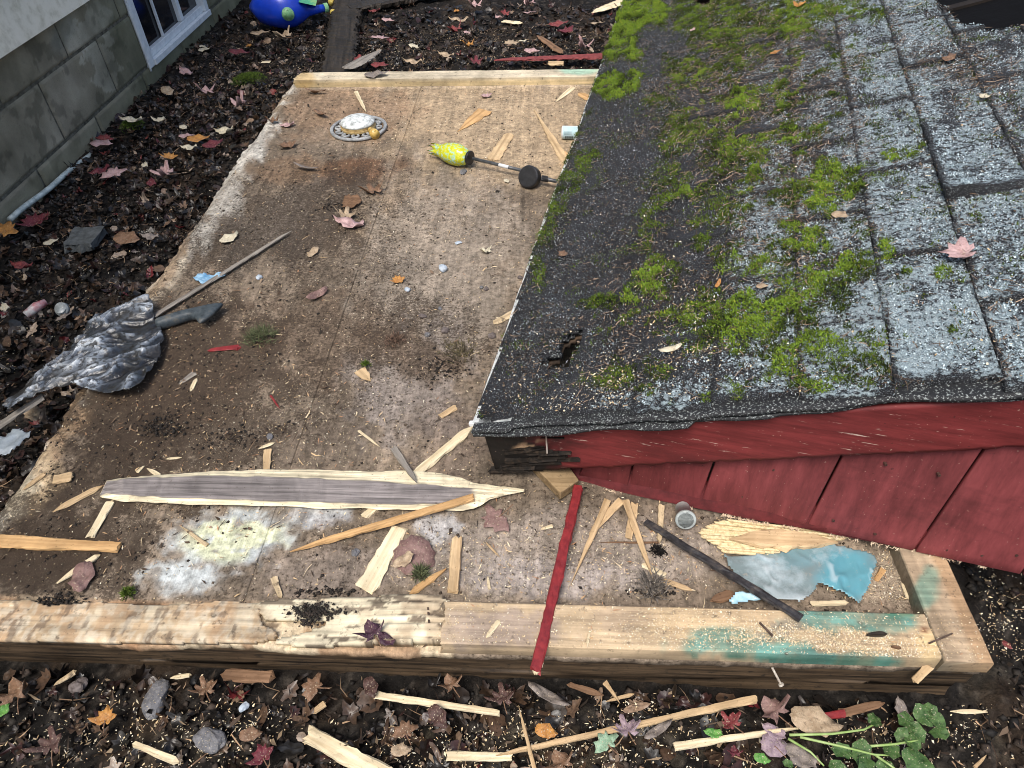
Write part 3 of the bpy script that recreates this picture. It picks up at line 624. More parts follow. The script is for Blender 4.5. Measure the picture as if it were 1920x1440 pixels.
MOSS = [(1195, 25, 60, 25, 0, 1), (1165, 70, 38, 48, 20, 1), (1150, 160, 48, 24, -10, 1), (1330, 30, 70, 50, 0, .45), (1390, 60, 60, 60, 0, .4), (1480, 30, 60, 40, 0, .55), (1600, 18, 60, 20, 0, .5),
 (1395, 195, 40, 22, 0, .9), (1490, 255, 50, 20, 0, .7), (1300, 130, 50, 30, 0, .5), (1290, 250, 60, 40, 0, .45), (1380, 290, 60, 35, 0, .5), (1410, 325, 25, 14, 0, .9), (1590, 335, 48, 32, 0, .9), (1530, 360, 60, 35, 0, .75),
 (1690, 290, 40, 14, -15, .7), (1485, 422, 26, 12, 0, 1), (1500, 455, 60, 25, 0, .7), (1370, 490, 32, 18, 0, .9), (1430, 505, 45, 20, 0, .7), (1560, 520, 65, 18, -10, .9), (1600, 495, 30, 22, 0, .8), (1660, 470, 20, 22, 0, .9),
 (1490, 575, 70, 42, -15, 1.2), (1410, 600, 75, 40, -10, 1), (1420, 650, 80, 35, 10, .9), (1530, 640, 50, 25, 0, .6), (1330, 575, 25, 45, 0, .7), (1220, 530, 42, 28, 0, 1), (1140, 568, 75, 10, -3, 1.1), (1300, 590, 45, 35, 0, .6), (1190, 700, 70, 20, 0, .4), (1130, 715, 60, 16, 0, .35),
 (1300, 640, 40, 30, 0, .5), (1640, 640, 20, 12, 0, .7), (1640, 675, 20, 14, 0, .5), (1600, 665, 70, 20, 0, .35), (1350, 395, 60, 40, 0, .35), (1095, 310, 22, 16, 0, 0.44), (1075, 250, 16, 14, 0, 0.33), (1110, 290, 20, 10, 0, 0.39), (1070, 340, 30, 20, 0, 0.33), (1045, 380, 18, 30, 10, 0.33), (1030, 440, 14, 24, 0, 0.33), (1010, 520, 12, 30, 0, .4),
 (1700, 510, 12, 12, 0, .7), (1770, 510, 14, 10, 0, .6), (1830, 410, 16, 12, 0, .4), (1690, 630, 16, 10, 0, .5), (1790, 620, 12, 8, 0, .5), (1250, 330, 40, 30, 0, .25), (1230, 190, 40, 20, 0, .25)]
nM = 1500000; U = RNG.random(nM)*1.5-.16; Vv = RNG.random(nM)*3.25; ok = (U > eave(Vv)-.003); U = U[ok]; Vv = Vv[ok]
Pm = rp(U, Vv, .008); px = proj(Pm); dens = np.zeros(len(U))
for k, (cx, cy, rx, ry, a, s_) in enumerate(MOSS): dens = np.maximum(dens, s_*blob(px, cx, cy, rx*1.12, ry*1.12, a, .75, 200+k))
scat = sm(.53, .66, fbm(U, Vv, 20, 4, 190))*(sm(.2, .4, U)*.6*(1-sm(.75, .95, U))+.10); dens = np.maximum(dens, scat*.7)
edge = .6*(1-sm(.02, .05, U-eave(Vv)))*sm(.5, .62, fbm(U, Vv, 7, 3, 191))*(Vv > .6); dens = np.maximum(dens, edge*.6)
dens *= .15+.85*sm(.36, .52, fbm(U, Vv, 44, 4, 192)); dens[in_hole(U, Vv)] = 0
keep = RNG.random(len(U)) < dens*1.35; U, Vv, dens = U[keep], Vv[keep], dens[keep]
mound = np.clip(dens, 0, 1)*.030*sm(.3, .75, fbm(U, Vv, 26, 3, 193))
n = len(U); lay = RNG.random(n); Pm = rp(U, Vv, .006+mound*lay)
tone = fbm(U, Vv, 16, 3, 194); bright = np.clip((sm(.35, .62, tone)*.65+.6*(lay-.35)+.2*RNG.random(n))*(.45+.7*sm(.2, .8, dens)), 0, 1)[:, None]
cm = np.array([.016, .024, .007])*(1-bright)+np.array([.185, .290, .034])*bright; yb = (RNG.random(n) < .12)[:, None]; cm = np.where(yb, cm*[1.5, 1.1, 1.2], cm)
V, T, C = blades(Pm, NV, .003+.0055*RNG.random(n), .001+.0014*RNG.random(n), cm, .8)
soup('roof_moss', V, T, C, m_attr('moss', .9, .15, 200, .8, 1.2, 0), 'bright green moss cushions and tufts growing on the grey shingles', 'moss')
def strands(name, P, T1, T2, N, L, W, C, mat, label, cat, bend=.35):
    """thin curved strips (needles, straw): 2 segments"""
    n = len(P); th = RNG.random(n)*2*np.pi; d = np.cos(th)[:, None]*T1+np.sin(th)[:, None]*T2; s_ = -np.sin(th)[:, None]*T1+np.cos(th)[:, None]*T2
    up = N*(.15*RNG.normal(size=n))[:, None]; d1 = d+up; b = (bend*RNG.normal(size=n))[:, None]
    m = P+d1*L[:, None]*.5+N*(L*.08*RNG.random(n))[:, None]; e = m+(d1+s_*b)*L[:, None]*.5; a = P; w = (s_+N*.5)*W[:, None]
    V = np.stack([a-w, a+w, m-w, m+w, e], 1).reshape(-1, 3); k = np.arange(n)[:, None]*5
    T = np.concatenate([k+[[0, 1, 3]], k+[[0, 3, 2]], k+[[2, 3, 4]]]); o = mk(name, V, T, mat, None, False, None, np.repeat(C, 5, 0)); return tag(o, label, cat, kind='stuff')
AM = m_attr('dry_debris', .8, .2, 150, .85, 1.15, 0)
U = RNG.random(90000)*1.55-.15; Vv = RNG.random(90000)*3.3; Pm = rp(U, Vv, .010); px = proj(Pm)
dn_ = .10+.75*blob(px, 1420, 200, 200, 220, 10, .5, 301)+.8*blob(px, 1790, 130, 130, 60, 20, .5, 302)+.4*blob(px, 1250, 560, 150, 140, 0, .5, 303)+.35*blob(px, 1480, 450, 150, 120, 0, .5, 304)+.2*blob(px, 1100, 680, 150, 100)
col_ = np.abs(((U-.045)/.157) % 1-.02); dn_ += .5*(col_ < .09)*(U > .6); dn_[(U < eave(Vv)) | in_hole(U, Vv)] = 0
k = RNG.random(len(U)) < dn_*.62; U, Vv = U[k], Vv[k]; n = len(U); q = RNG.random(n)[:, None]
strands('roof_needles', rp(U, Vv, .009+.008*RNG.random(n)), RV, EV, NV, .009+.024*RNG.random(n)**1.6, .0004+.0005*RNG.random(n), np.array([.06, .038, .025])*(1-q)+np.array([.42, .31, .22])*q**2, AM, 'brown pine needles and dry bits strewn over the mossy shingles', 'needles')
# ------------------------------------------------------------------ flecks (sawdust, grit)
def flecks(name, P, N, L, W, C, mat, label, cat, tilt=.3):
    n = len(P); th = RNG.random(n)*2*np.pi; a = np.array([1., 0, 0])if abs(N[2]) > .99 else RV; b = np.cross(N, a)
    d = np.cos(th)[:, None]*a+np.sin(th)[:, None]*b+N*(tilt*RNG.normal(size=n))[:, None]; s_ = -np.sin(th)[:, None]*a+np.cos(th)[:, None]*b+N*(tilt*RNG.normal(size=n))[:, None]
    j = RNG.uniform(-.6, .6, (4, n, 1)); V = np.stack([P-d*L[:, None]+s_*W[:, None]*j[0], P+d*L[:, None]*j[1]-s_*W[:, None], P+d*L[:, None]+s_*W[:, None]*j[2], P+d*L[:, None]*j[3]+s_*W[:, None]], 1).reshape(-1, 3)
    T = np.arange(4*n).reshape(n, 4); o = mk(name, V, T, mat, None, False, None, np.repeat(C, 4, 0)); return tag(o, label, cat, kind='stuff')
def pick(n, pal, jit=.25):
    pal = np.array(pal); c = pal[RNG.integers(0, len(pal), n)]; return c*(1-jit+2*jit*RNG.random((n, 1)))
SAW = [(.72, .62, .42), (.64, .50, .30), (.76, .70, .55), (.55, .40, .22)]
# roof
U = RNG.random(60000)*1.5-.1; Vv = RNG.random(60000)**1.3*1.6; px = proj(rp(U, Vv, .01))
dn_ = .9*blob(px, 1200, 690, 190, 55, -25, .6, 311)+.5*blob(px, 1080, 740, 160, 50, 0, .5, 312)+.12+.3*blob(px, 1250, 560, 120, 120, 0, .5, 313)
dn_[(U < eave(Vv)) | in_hole(U, Vv)] = 0; k = RNG.random(len(U)) < dn_*.13; U, Vv = U[k], Vv[k]; n = len(U)
flecks('roof_sawdust', rp(U, Vv, .010+.005*RNG.random(n)), NV, .0012+.0035*RNG.random(n)**2, .0008+.0018*RNG.random(n)**2, pick(n, SAW), AM, 'pale sawdust flecks sprinkled on the lower front corner of the roof', 'sawdust')
U = RNG.random(620000)*1.7-.05; Vv = RNG.random(620000)*2.9; k = ~((U < eave(Vv)) | in_hole(U, Vv)); U, Vv = U[k], Vv[k]
g_ = gran(U, Vv, proj(rp(U, Vv, .008)))-.45*sm(.54, .66, fbm(U, Vv*.45, 16, 4, 119)); cl_ = sm(.44, .54, fbm(U, Vv, 62, 4, 316)); cu = ((U-.045)/.157) % 1; ki = np.floor((U-.045)/.157).astype(int); of_ = np.where((ki-5) % 2 == 0, 0., .205); mi = np.floor((Vv-of_)/.39).astype(int); LF_ = np.array([LIFT.get((a, b), (.002, .003, of_[i]+.39*b)) for i, (a, b) in enumerate(zip(ki, mi))])
dv_ = Vv-LF_[:, 2]; g_ = g_*(cu > .07)*(cu < .96)*sm(.008, .03, dv_+.02*(fbm(U, Vv, 40, 3, 317)-.5))
k = RNG.random(len(U)) < np.clip(g_*1.1, 0, 1)*(.10+.90*cl_)*.72; U, Vv = U[k], Vv[k]; n = len(U); cu = cu[k]; wl = .004+LF_[k, 1]*(1-cu)**1.5+LF_[k, 0]*np.exp(-np.maximum(dv_[k], 0)/.05)*(.6+.8*fbm(U, Vv, 8, 2, 112))
flecks('mineral_granules', rp(U, Vv, wl+.0008+.0022*RNG.random(n)), NV, .0010+.0017*RNG.random(n), .0008+.0011*RNG.random(n), pick(n, [(.30, .385, .42), (.42, .52, .56), (.20, .26, .29), (.54, .64, .67)], .2), AM, 'pale blue grey mineral grains crusted over the worn shingle tabs', 'granules', .5)
U = RNG.random(230000)*1.65-.15; Vv = RNG.random(230000)*3.3; k = ~((U < eave(Vv)) | in_hole(U, Vv)); U, Vv = U[k], Vv[k]; k = RNG.random(len(U)) < .25+.5*fbm(U, Vv, 11, 3, 314); U, Vv = U[k], Vv[k]; n = len(U)
flecks('loose_granules', rp(U, Vv, .008+.004*RNG.random(n)), NV, .0007+.0016*RNG.random(n)**2, .0006+.0010*RNG.random(n)**2, pick(n, [(.30, .33, .34), (.45, .50, .52), (.18, .19, .20), (.05, .05, .055), (.10, .08, .06)], .3), AM, 'loose grey mineral granules and grit washed over the old shingles', 'granules', .8)
# floor
def scatter_xy(N, x0, x1, y0, y1): return x0+(x1-x0)*RNG.random(N), y0+(y1-y0)*RNG.random(N)
x, y = scatter_xy(150000, XL+.02, .0, .005, YB-.005); P = np.stack([x, y, deck_z(x, y)+.0015], -1); px = proj(P); c_, di, du = deck_paint(P)
dn_ = .12+.5*blob(px, 1080, 1050, 330, 90, 0, .4, 321)+.5*blob(px, 1650, 1090, 80, 70, 0, .5, 322)*3.2+.12*blob(px, 500, 850, 260, 160)+.18*blob(px, 940, 200, 250, 120)
on = (px[:, 1] > 1125) & (px[:, 0] > 830); dn_[on] = 0
k = RNG.random(len(x)) < dn_*.6; P = P[k]; n = len(P)
flecks('floor_sawdust', P+[0, 0, .001], ZV, .0008+.0038*RNG.random(n)**3, .0005+.0011*RNG.random(n)**2, pick(n, SAW), AM, 'fine pale sawdust and shavings dusted over the plywood shed floor', 'sawdust')
x, y = scatter_xy(26000, XP, PW+PW, .0, PW); P = np.stack([x, y, x*0+PT+.002], -1); px = proj(P)
dn_ = .10+1.2*blob(px, 1600, 1205, 150, 28, 6, .5, 323)+.9*blob(px, 1420, 1190, 70, 22, 0, .5, 324)+.3*blob(px, 1300, 1180, 150, 40); dn_[(x > 0) & (px[:, 0] < 1770)] *= .8
k = RNG.random(len(x)) < dn_*.8; P = P[k]; n = len(P)
flecks('sill_sawdust', P, ZV, .0006+.0024*RNG.random(n)**3, .0004+.0009*RNG.random(n), pick(n, SAW), AM, 'drift of pale sawdust on the green stained front sill', 'sawdust')
def shards(name, P, L, W, C, label, cat, tl=.18): flecks(name, P, ZV, L, W, C, AM, label, cat, tl)
x, y = scatter_xy(16000, XL+.03, PW, .0, YB-.01); P = np.stack([x, y, np.where((x > XP) & (y < PW), PT, 0)+.004], -1); px = proj(P); k = RNG.random(len(x)) < .10+.30*blob(px, 1100, 1040, 380, 100, 0, .5, 325)+.25*blob(px, 420, 850, 330, 260, 0, .6, 326)+.15*blob(px, 900, 250, 250, 100)+.6*blob(px, 1640, 1085, 90, 60, 0, .5, 329)+.3*blob(px, 1250, 1040, 150, 60, 0, .5, 330); P = P[k]; n = len(P)
shards('wood_shavings', P, .002+.007*RNG.random(n)**2, .0005+.0014*RNG.random(n)**2, pick(n, [(.72, .60, .40), (.60, .44, .26), (.50, .33, .18), (.40, .22, .12)]), 'small pale shavings and chips strewn over floor and sill', 'shavings')
x, y = scatter_xy(13000, XL+.02, .0, .0, YB-.01); P = np.stack([x, y, x*0+.004], -1); px = proj(P); k = RNG.random(len(x)) < .07+.45*blob(px, 330, 780, 300, 260, -30, .6, 327)+.3*blob(px, 540, 300, 150, 140, 0, .5, 328); k &= ~((px[:, 1] > 1125) & (px[:, 0] > 830)); P = P[k]; n = len(P)
shards('rotten_scraps', P, .002+.010*RNG.random(n)**2.5, .001+.004*RNG.random(n)**2.5, pick(n, [(.05, .035, .025), (.09, .06, .04), (.16, .11, .075), (.025, .02, .016), (.26, .19, .13)]), 'dark rotten wood flakes and leaf bits on the plywood', 'scraps', .35)
x, y = scatter_xy(30000, -2.6, 1.2, -.45, 3.9); k = ~((x > XL-.01) & (x < .19) & (y > -.006) & (y < YB+.1)); x, y = x[k], y[k]; P = np.stack([x, y, gz(x, y)+.016+.010*RNG.random(len(x))], -1); px = proj(P); k = RNG.random(len(x)) < .12+.5*(px[:, 1] > 1240); P = P[k]; n = len(P)
shards('ground_scraps', P, .003+.014*RNG.random(n)**2.5, .001+.005*RNG.random(n)**2, pick(n, [(.03, .022, .016), (.06, .04, .028), (.14, .10, .07), (.015, .013, .012), (.26, .19, .12), (.10, .07, .05)]), 'bits of bark, wood and leaf mixed into the black soil', 'scraps', .5)
# dark crumbs on the floor: little solid lumps
U = RNG.random(140000)*1.35-.15; Vv = RNG.random(140000)*3.3; P = rp(U, Vv, .008); px = proj(P); k = ~((U < eave(Vv)) | in_hole(U, Vv)) & (RNG.random(len(U)) < (.10+.5*sm(.42, .6, fbm(U, Vv, 9, 4, 318)))*(1-.75*sm(.6, .85, U))); P = P[k]; n = len(P)
ROOFC = (P, .0008+.0038*RNG.random(n)**4, pick(n, [(.02, .016, .013), (.05, .036, .026), (.10, .07, .05), (.22, .17, .12), (.16, .17, .17)], .3))
def lumps(name, P, S, C, mat, label, cat):
    n = len(P); base = np.array([(1, 0, 0), (-1, 0, 0), (0, 1, 0), (0, -1, 0), (0, 0, 1), (0, 0, -1)], float)
    T = np.array([(0, 2, 4), (2, 1, 4), (1, 3, 4), (3, 0, 4), (2, 0, 5), (1, 2, 5), (3, 1, 5), (0, 3, 5)])
    th = RNG.random(n)*6.28; c, s = np.cos(th), np.sin(th); B = base[None]*(.45+.9*RNG.random((n, 6, 1)))*S[:, None, None]
    V = np.stack([B[..., 0]*c[:, None]-B[..., 1]*s[:, None], B[..., 0]*s[:, None]+B[..., 1]*c[:, None], B[..., 2]*.6], -1)+P[:, None]
    F_ = (np.arange(n)[:, None, None]*6+T[None]).reshape(-1, 3); o = mk(name, V.reshape(-1, 3), F_, mat, None, False, None, np.repeat(C, 6, 0)); return tag(o, label, cat, kind='stuff')
SOILM = m_attr('soil_crumb', .75, .3, 300, .7, 1.3, 0)
x, y = scatter_xy(130000, XL+.01, .0, .005, YB-.005); P = np.stack([x, y, deck_z(x, y)+.001], -1); px = proj(P)
dn_ = .05+.5*blob(px, 520, 410, 230, 90, -20, .6, 27)+.8*blob(px, 300, 800, 260, 200, -35, .6, 28)+.9*blob(px, 110, 1040, 200, 110, 0, .5, 29)+.2*blob(px, 650, 600, 160, 260, 15, .5, 30)+.25*blob(px, 800, 640, 140, 90, 0, .6, 31)
dn_ *= sm(.35, .6, fbm(x, y, 14, 4, 331)); dn_[(px[:, 1] > 1125) & (px[:, 0] > 830)] = 0
k = RNG.random(len(x)) < .03+dn_*.55; P = P[k]; n = len(P)
lumps('floor_dirt', P, .0007+.0050*RNG.random(n)**5, pick(n, [(.03, .022, .016), (.05, .036, .025), (.09, .065, .045), (.02, .016, .013)]), SOILM, 'crumbs of dark soil and rotten wood scattered on the plywood', 'dirt')
lumps('roof_crumbs', *ROOFC, SOILM, 'crumbly brown and grey debris caught between moss and shingles', 'debris')
# named dark heaps of black crumbs
cl = [(590, 1145, 45, 14, 700), (575, 1165, 20, 10, 150), (110, 1135, 45, 22, 700), (300, 800, 40, 20, 500), (780, 1150, 25, 18, 260), (640, 385, 35, 16, 350), (430, 820, 60, 25, 300), (820, 690, 50, 30, 300), (1240, 1035, 12, 6, 60), (1225, 1110, 60, 10, 120), (600, 1110, 60, 8, 160), (60, 1185, 50, 14, 160)]
Ps = []
for (cx, cy, rx, ry, N) in cl:
    a = RNG.normal(0, .5, (N, 2)); zz = .018 if 470 < cx < 815 and cy > 1130 else .002
    for q in a: Ps.append(hit(cx+q[0]*rx, cy+q[1]*ry, zz+.003*random.random()))
P = np.array(Ps); n = len(P)
lumps('dirt_heaps', P, .0007+.0048*RNG.random(n)**3, pick(n, [(.018, .015, .012), (.035, .026, .02)]), SOILM, 'small black heaps of crumbled rotten wood on the floor and sill', 'dirt')
# ------------------------------------------------------------------ ground litter as one mass
OUT = []
def ginside(x, y): return ((x > XL-.01) & (x < .19) & (y > -.008) & (y < YB+.1))
def leaf_outline(kind, rr):
    if kind == 'maple':
        pts = []
        for a, r in [(-90, .14), (-62, .46), (-40, .66), (-28, .54), (-8, .80), (6, .96), (16, .68), (34, .66), (50, .84), (64, .62), (80, .82), (90, 1.04), (100, .82), (116, .62), (130, .84), (146, .66), (164, .68), (174, .96), (188, .80), (208, .54), (220, .66), (242, .46)]:
            a2 = math.radians(a); r = r*rr.uniform(.72, 1.18); pts.append((r*math.cos(a2)*.62, r*math.sin(a2)*.62))
        return pts
    if kind == 'oval':
        return [(.30*math.sin(t)*abs(math.sin(t))**.35*(1+.45*(rr.random()-.5)), -.58*math.cos(t)*(1+.22*(rr.random()-.5))) for t in [2*math.pi*k/22 for k in range(22)]]
    if kind == 'round':
        return [(.5*math.sin(t)*(1+.22*(rr.random()-.5)), -.5*math.cos(t)*(1+.22*(rr.random()-.5))) for t in [2*math.pi*k/24 for k in range(24)]]
    return [(.16*math.sin(t), -.6*math.cos(t)) for t in [2*math.pi*k/10 for k in range(10)]]
def leaf_mesh(kind, rr, curl=.3):
    """rings: centre, mid ring, outline -> curled surface, unit size about 1"""
    o = leaf_outline(kind, rr); n = len(o); V = [(0, 0)]+[(a*.5, b*.5) for a, b in o]+o; V = np.array(V)
    c1, c2, ph = rr.uniform(-1, 1)*curl, rr.uniform(.3, 1)*curl, rr.random()*6
    V = V*(1+.07*np.array([[rr.uniform(-1, 1), rr.uniform(-1, 1)] for _ in V])); z = c1*V[:, 0]**2*1.6+c2*V[:, 1]**2+.06*curl*np.sin(V[:, 0]*13+ph)+.08*curl*np.cos(V[:, 1]*11+ph)+(.12 if kind in ('maple', 'sliver') else .30 if kind == 'oval' else .06)*abs(V[:, 0]+.06*np.sin(5*V[:, 1])); V = np.stack([V[:, 0], V[:, 1], z], -1)
    Fc = [(0, 1+k, 1+(k+1) % n) for k in range(n)]+[(1+k, 1+n+k, 1+n+(k+1) % n) for k in range(n)]+[(1+k, 1+n+(k+1) % n, 1+(k+1) % n) for k in range(n)]
    return V, np.array(Fc)
LT = [leaf_mesh(k, random.Random(i), c) for i, (k, c) in enumerate([('maple', .5), ('maple', .8), ('maple', .3), ('oval', .5), ('oval', .9), ('round', .22), ('sliver', .8), ('maple', 1.3)])]
def rotm(n, tilt):
    a = RNG.random(n)*6.283; b = RNG.normal(0, tilt, n); c = RNG.normal(0, tilt, n)
    ca, sa, cb, sb, cc, s_c = np.cos(a), np.sin(a), np.cos(b), np.sin(b), np.cos(c), np.sin(c); o_, z_ = np.ones(n), np.zeros(n)
    Rz = np.stack([ca, -sa, z_, sa, ca, z_, z_, z_, o_], -1).reshape(n, 3, 3); Rx = np.stack([o_, z_, z_, z_, cb, -sb, z_, sb, cb], -1).reshape(n, 3, 3); Ry = np.stack([cc, z_, s_c, z_, o_, z_, -s_c, z_, cc], -1).reshape(n, 3, 3)
    return Rz@Rx@Ry
def litter(name, x, y, z, size, cols, tilt, label, cat, mat):
    Vs, Fs, Cs, n0 = [], [], [], 0; w = RNG.integers(0, len(LT), len(x)); Rm = rotm(len(x), tilt)
    for k, (LV, LF) in enumerate(LT):
        i = np.where(w == k)[0]
        if not len(i): continue
        V = np.einsum('nij,vj->nvi', Rm[i], LV)*size[i][:, None, None]+np.stack([x[i], y[i], z[i]], -1)[:, None]; m = len(LV)
        Vs.append(V.reshape(-1, 3)); Fs.append((LF[None]+(np.arange(len(i))*m)[:, None, None]).reshape(-1, 3)+n0)
        sh = np.ones((m, 1)); Cs.append((cols[i][:, None]*sh[None]).reshape(-1, 3)); n0 += m*len(i)
    return tag(mk(name, np.concatenate(Vs), np.concatenate(Fs), mat, None, False, None, np.concatenate(Cs)), label, cat, kind='stuff')
LM = m_attr('wet_litter', .38, .5, 120, .55, 1.4, .5, .001)
DK = [(.016, .011, .008), (.026, .018, .012), (.045, .028, .018), (.012, .010, .009), (.022, .020, .017), (.075, .045, .028), (.032, .014, .012)]
LTN = [(.22, .15, .10), (.30, .23, .17), (.14, .09, .06)]
x, y = scatter_xy(21000, -2.83, -.0, -.5, 4.4); k = ~ginside(x, y) & ((x < -1.97) | (y < 0) | (y > YB+.1)); x, y = x[k], y[k]
front = y < 0; k = ~(front & (RNG.random(len(x)) < .25)); x, y = x[k], y[k]; px = proj(np.stack([x, y, x*0+GZ], -1))
k = ~((px[:, 1] < 150) & (RNG.random(len(x)) < .55)); x, y = x[k], y[k]; n = len(x); pxx = proj(np.stack([x, y, x*0+GZ], -1))
cc = pick(n, DK, .4); l = RNG.random(n) < .07; cc[l] = pick(l.sum(), LTN, .3); r_ = RNG.random(n) < .018; cc[r_] = pick(r_.sum(), [(.12, .018, .02), (.16, .04, .035)], .3)
dk = blob(pxx, 330, 110, 120, 110, 0, .4, 340)
litter('leaf_litter', x, y, gz(x, y)+.001+.016*RNG.random(n), .016+.036*RNG.random(n)**1.7, cc, .5, 'mat of rotting dark brown leaves covering the soil round the shed floor', 'leaf litter', LM)
x, y = scatter_xy(2600, .19, 1.3, -.5, .6); n = len(x); litter('leaf_litter', x[:150], y[:150], gz(x[:150], y[:150])+.006, .015+.02*RNG.random(150), pick(150, DK), .3, 'few dark rotting leaf scraps on the black soil right of the sill', 'leaf litter', LM)
# ground sawdust
x, y = scatter_xy(260000, -2.6, 1.2, -.45, 3.9); k = ~ginside(x, y); x, y = x[k], y[k]; P = np.stack([x, y, gz(x, y)+.012], -1); px = proj(P)
dn_ = .03+.75*blob(px, 1100, 1400, 420, 75, 0, .55, 351)+.45*blob(px, 330, 1400, 260, 60, -8, .7, 352)+.6*blob(px, 1700, 1400, 180, 60, 0, .5, 353)+.5*blob(px, 1860, 1200, 90, 160, 0, .5, 354)*.5+.22*blob(px, 250, 1380, 300, 90)+.05*(y > YB)
dn_ *= .35+1.2*sm(.42, .58, fbm(x, y, 16, 4, 357)); k = RNG.random(len(x)) < dn_*1.6; P = P[k]; n = len(P)
flecks('ground_sawdust', P+[0, 0, 1]*(RNG.random((n, 1))*.010), ZV, .0008+.0042*RNG.random(n)**2.6, .0006+.0016*RNG.random(n)**2, pick(n, SAW), AM, 'pale sawdust and wood flakes spilled over the dark soil in front', 'sawdust', .45)
x, y = scatter_xy(90000, -2.7, 1.2, -.45, 4.0); k = ~ginside(x, y); x, y = x[k], y[k]; n = len(x)
lumps('soil_crumbs', np.stack([x, y, gz(x, y)+.004], -1), .0013+.013*RNG.random(n)**4.5, pick(n, [(.02, .017, .014), (.035, .027, .02), (.012, .011, .010), (.06, .045, .035)], .4), SOILM, 'loose black soil crumbs on the ground', 'soil')
x, y = scatter_xy(9000, -2.7, 1.2, -.45, 4.0); k = ~ginside(x, y); x, y = x[k], y[k]; n = len(x)
strands('ground_twigs', np.stack([x, y, gz(x, y)+.016], -1), np.array([1., 0, 0]), np.array([0, 1., 0]), ZV, .012+.045*RNG.random(n)**2, .0005+.0008*RNG.random(n), pick(n, [(.05, .03, .02), (.16, .10, .06), (.30, .2, .12), (.03, .02, .015)]), AM, 'thin twigs and stalks strewn through the wet leaf litter', 'twigs')
x, y = scatter_xy(1600, XL+.03, -.0, .1, YB-.02); n = len(x); px = proj(np.stack([x, y, x*0], -1)); k = RNG.random(n) < .25+.5*blob(px, 350, 700, 280, 350, 20, .5, 355); x, y = x[k], y[k]; n = len(x)
strands('floor_twigs', np.stack([x, y, x*0+.006], -1), np.array([1., 0, 0]), np.array([0, 1., 0]), ZV, .008+.03*RNG.random(n)**2, .0004+.0009*RNG.random(n), pick(n, [(.05, .03, .02), (.5, .36, .2), (.62, .5, .32), (.2, .13, .08)]), AM, 'fine needles and wood fibres lying about on the plywood floor', 'twigs')
#@@PART2@@
# ================================================================== things
GH = GZ+.012
# ------------------------------------------------------------------ house
WX = -2.83; nX = np.array([1., 0, 0])
house = empty('house', (WX, 2.0, GZ), 'house foundation of olive grey concrete blocks with white basement window under pale siding', 'house')
def block_mat():
    m, t, b = nodes('concrete_block', .88, .2); n = tex(t, 3.2, 6, .6); n2_ = tex(t, 160, 4, .7); n3 = tex(t, 7, 5, .6)
    c = ramp(t, n, [(.3, (.20, .182, .125)), (.5, (.30, .275, .20)), (.7, (.40, .365, .28))])
    c = mix(t, 1., c, ramp(t, n3, [(.3, .75), (.7, 1.15)]), 'MULTIPLY'); c = mix(t, 1., c, attr(t, 'Col', 'Color'), 'MULTIPLY')
    c = mix(t, ramp(t, n2_, [(.62, 0.), (.7, .7)]), c, (.05, .05, .035)); t.links.new(c, b.inputs[0]); bump(t, b, n2_, .9, .004); return m
BM = block_mat()
Vs, Fs, Cs, n0 = [], [], [], 0; rr = random.Random(3)
WY0, WY1, WZ0 = 3.165, 4.06, -.055     # window opening
for r_, (z0, z1, ph) in enumerate([(-.31, -.045, .0), (-.04, .21, .25), (.215, .47, .0)]):
    y = -1.6+ph
    while y < 7:
        a, b_ = y+.005, y+.515; tone = rr.uniform(.85, 1.12)
        for (ya, yb) in ([(a, b_)] if (b_ < WY0 or a > WY1 or z1 < WZ0+.02) else [(a, min(b_, WY0)), (max(a, WY1), b_)]):
            if yb-ya > .02 and not (ya >= WY0 and yb <= WY1 and z1 > WZ0+.02):
                ny, nz = max(2, int((yb-ya)/.008)), 33; Yy, Zz = np.meshgrid(np.linspace(ya, yb, ny), np.linspace(z0+.004, z1-.004, nz), indexing='ij')
                e = np.minimum.reduce([Yy-ya, yb-Yy, Zz-z0-.004, z1-.004-Zz]); d = -.007*(1-sm(0, .009, e))+(fbm(Yy, Zz, 12, 3, 400)-.5)*.003
                V = np.stack([WX+d, Yy, Zz], -1).reshape(-1, 3); P = proj(V); q = np.ones((len(V), 3))*tone
                m = sm(.40, .52, np.clip(blob(P, 165, 55, 40, 70, 15, .8, 401)+blob(P, 195, 130, 30, 40, 0, .8, 402)*.9, 0, 1))[:, None]; q = q*(1-m)+np.array([1.45, 1.5, 1.62])*(.85+.3*fbm(Yy.ravel(), Zz.ravel(), 30, 3, 411))[:, None]*m; m = (.8*sm(.60, .66, fbm(Yy.ravel(), Zz.ravel(), 14, 5, 412)))[:, None]; q = q*(1-m)+q*.6*m
                m = (.6*blob(P, 120, 60, 22, 50, 15, .5, 403))[:, None]; q = q*(1-m)+np.array([.75, .85, .95])*m
                m = (.5*sm(.04, .0, Zz.ravel()+.06+.05*fbm(Yy.ravel(), Zz.ravel(), 6, 3, 404)))[:, None]; q = q*(1-m)+np.array([.85, .9, .8])*m
                m = (.55*sm(2.6, 3.1, Yy.ravel()+.25*(fbm(Yy.ravel(), Zz.ravel(), 5, 3, 405)-.5)))[:, None]; q = q*(1-m)+np.array([.42, .5, .4])*m
                Vs.append(V); Fs.append(gridF(ny, nz)+n0); Cs.append(q); n0 += len(V)
        y += .52
mk('block_wall', np.concatenate(Vs), np.concatenate(Fs), BM, house, True, None, np.concatenate(Cs))
A = Acc(); A.box((WX-.2, -1.7, -.35), (WX-.0085, WY0, .385)); A.box((WX-.2, WY1, -.35), (WX-.0085, 7.2, .385)); A.box((WX-.2, WY0, -.35), (WX-.0085, WY1, WZ0))
A.make('mortar', m_noise('dark_mortar', (.06, .055, .04), (.20, .19, .15), 40, .9), house)
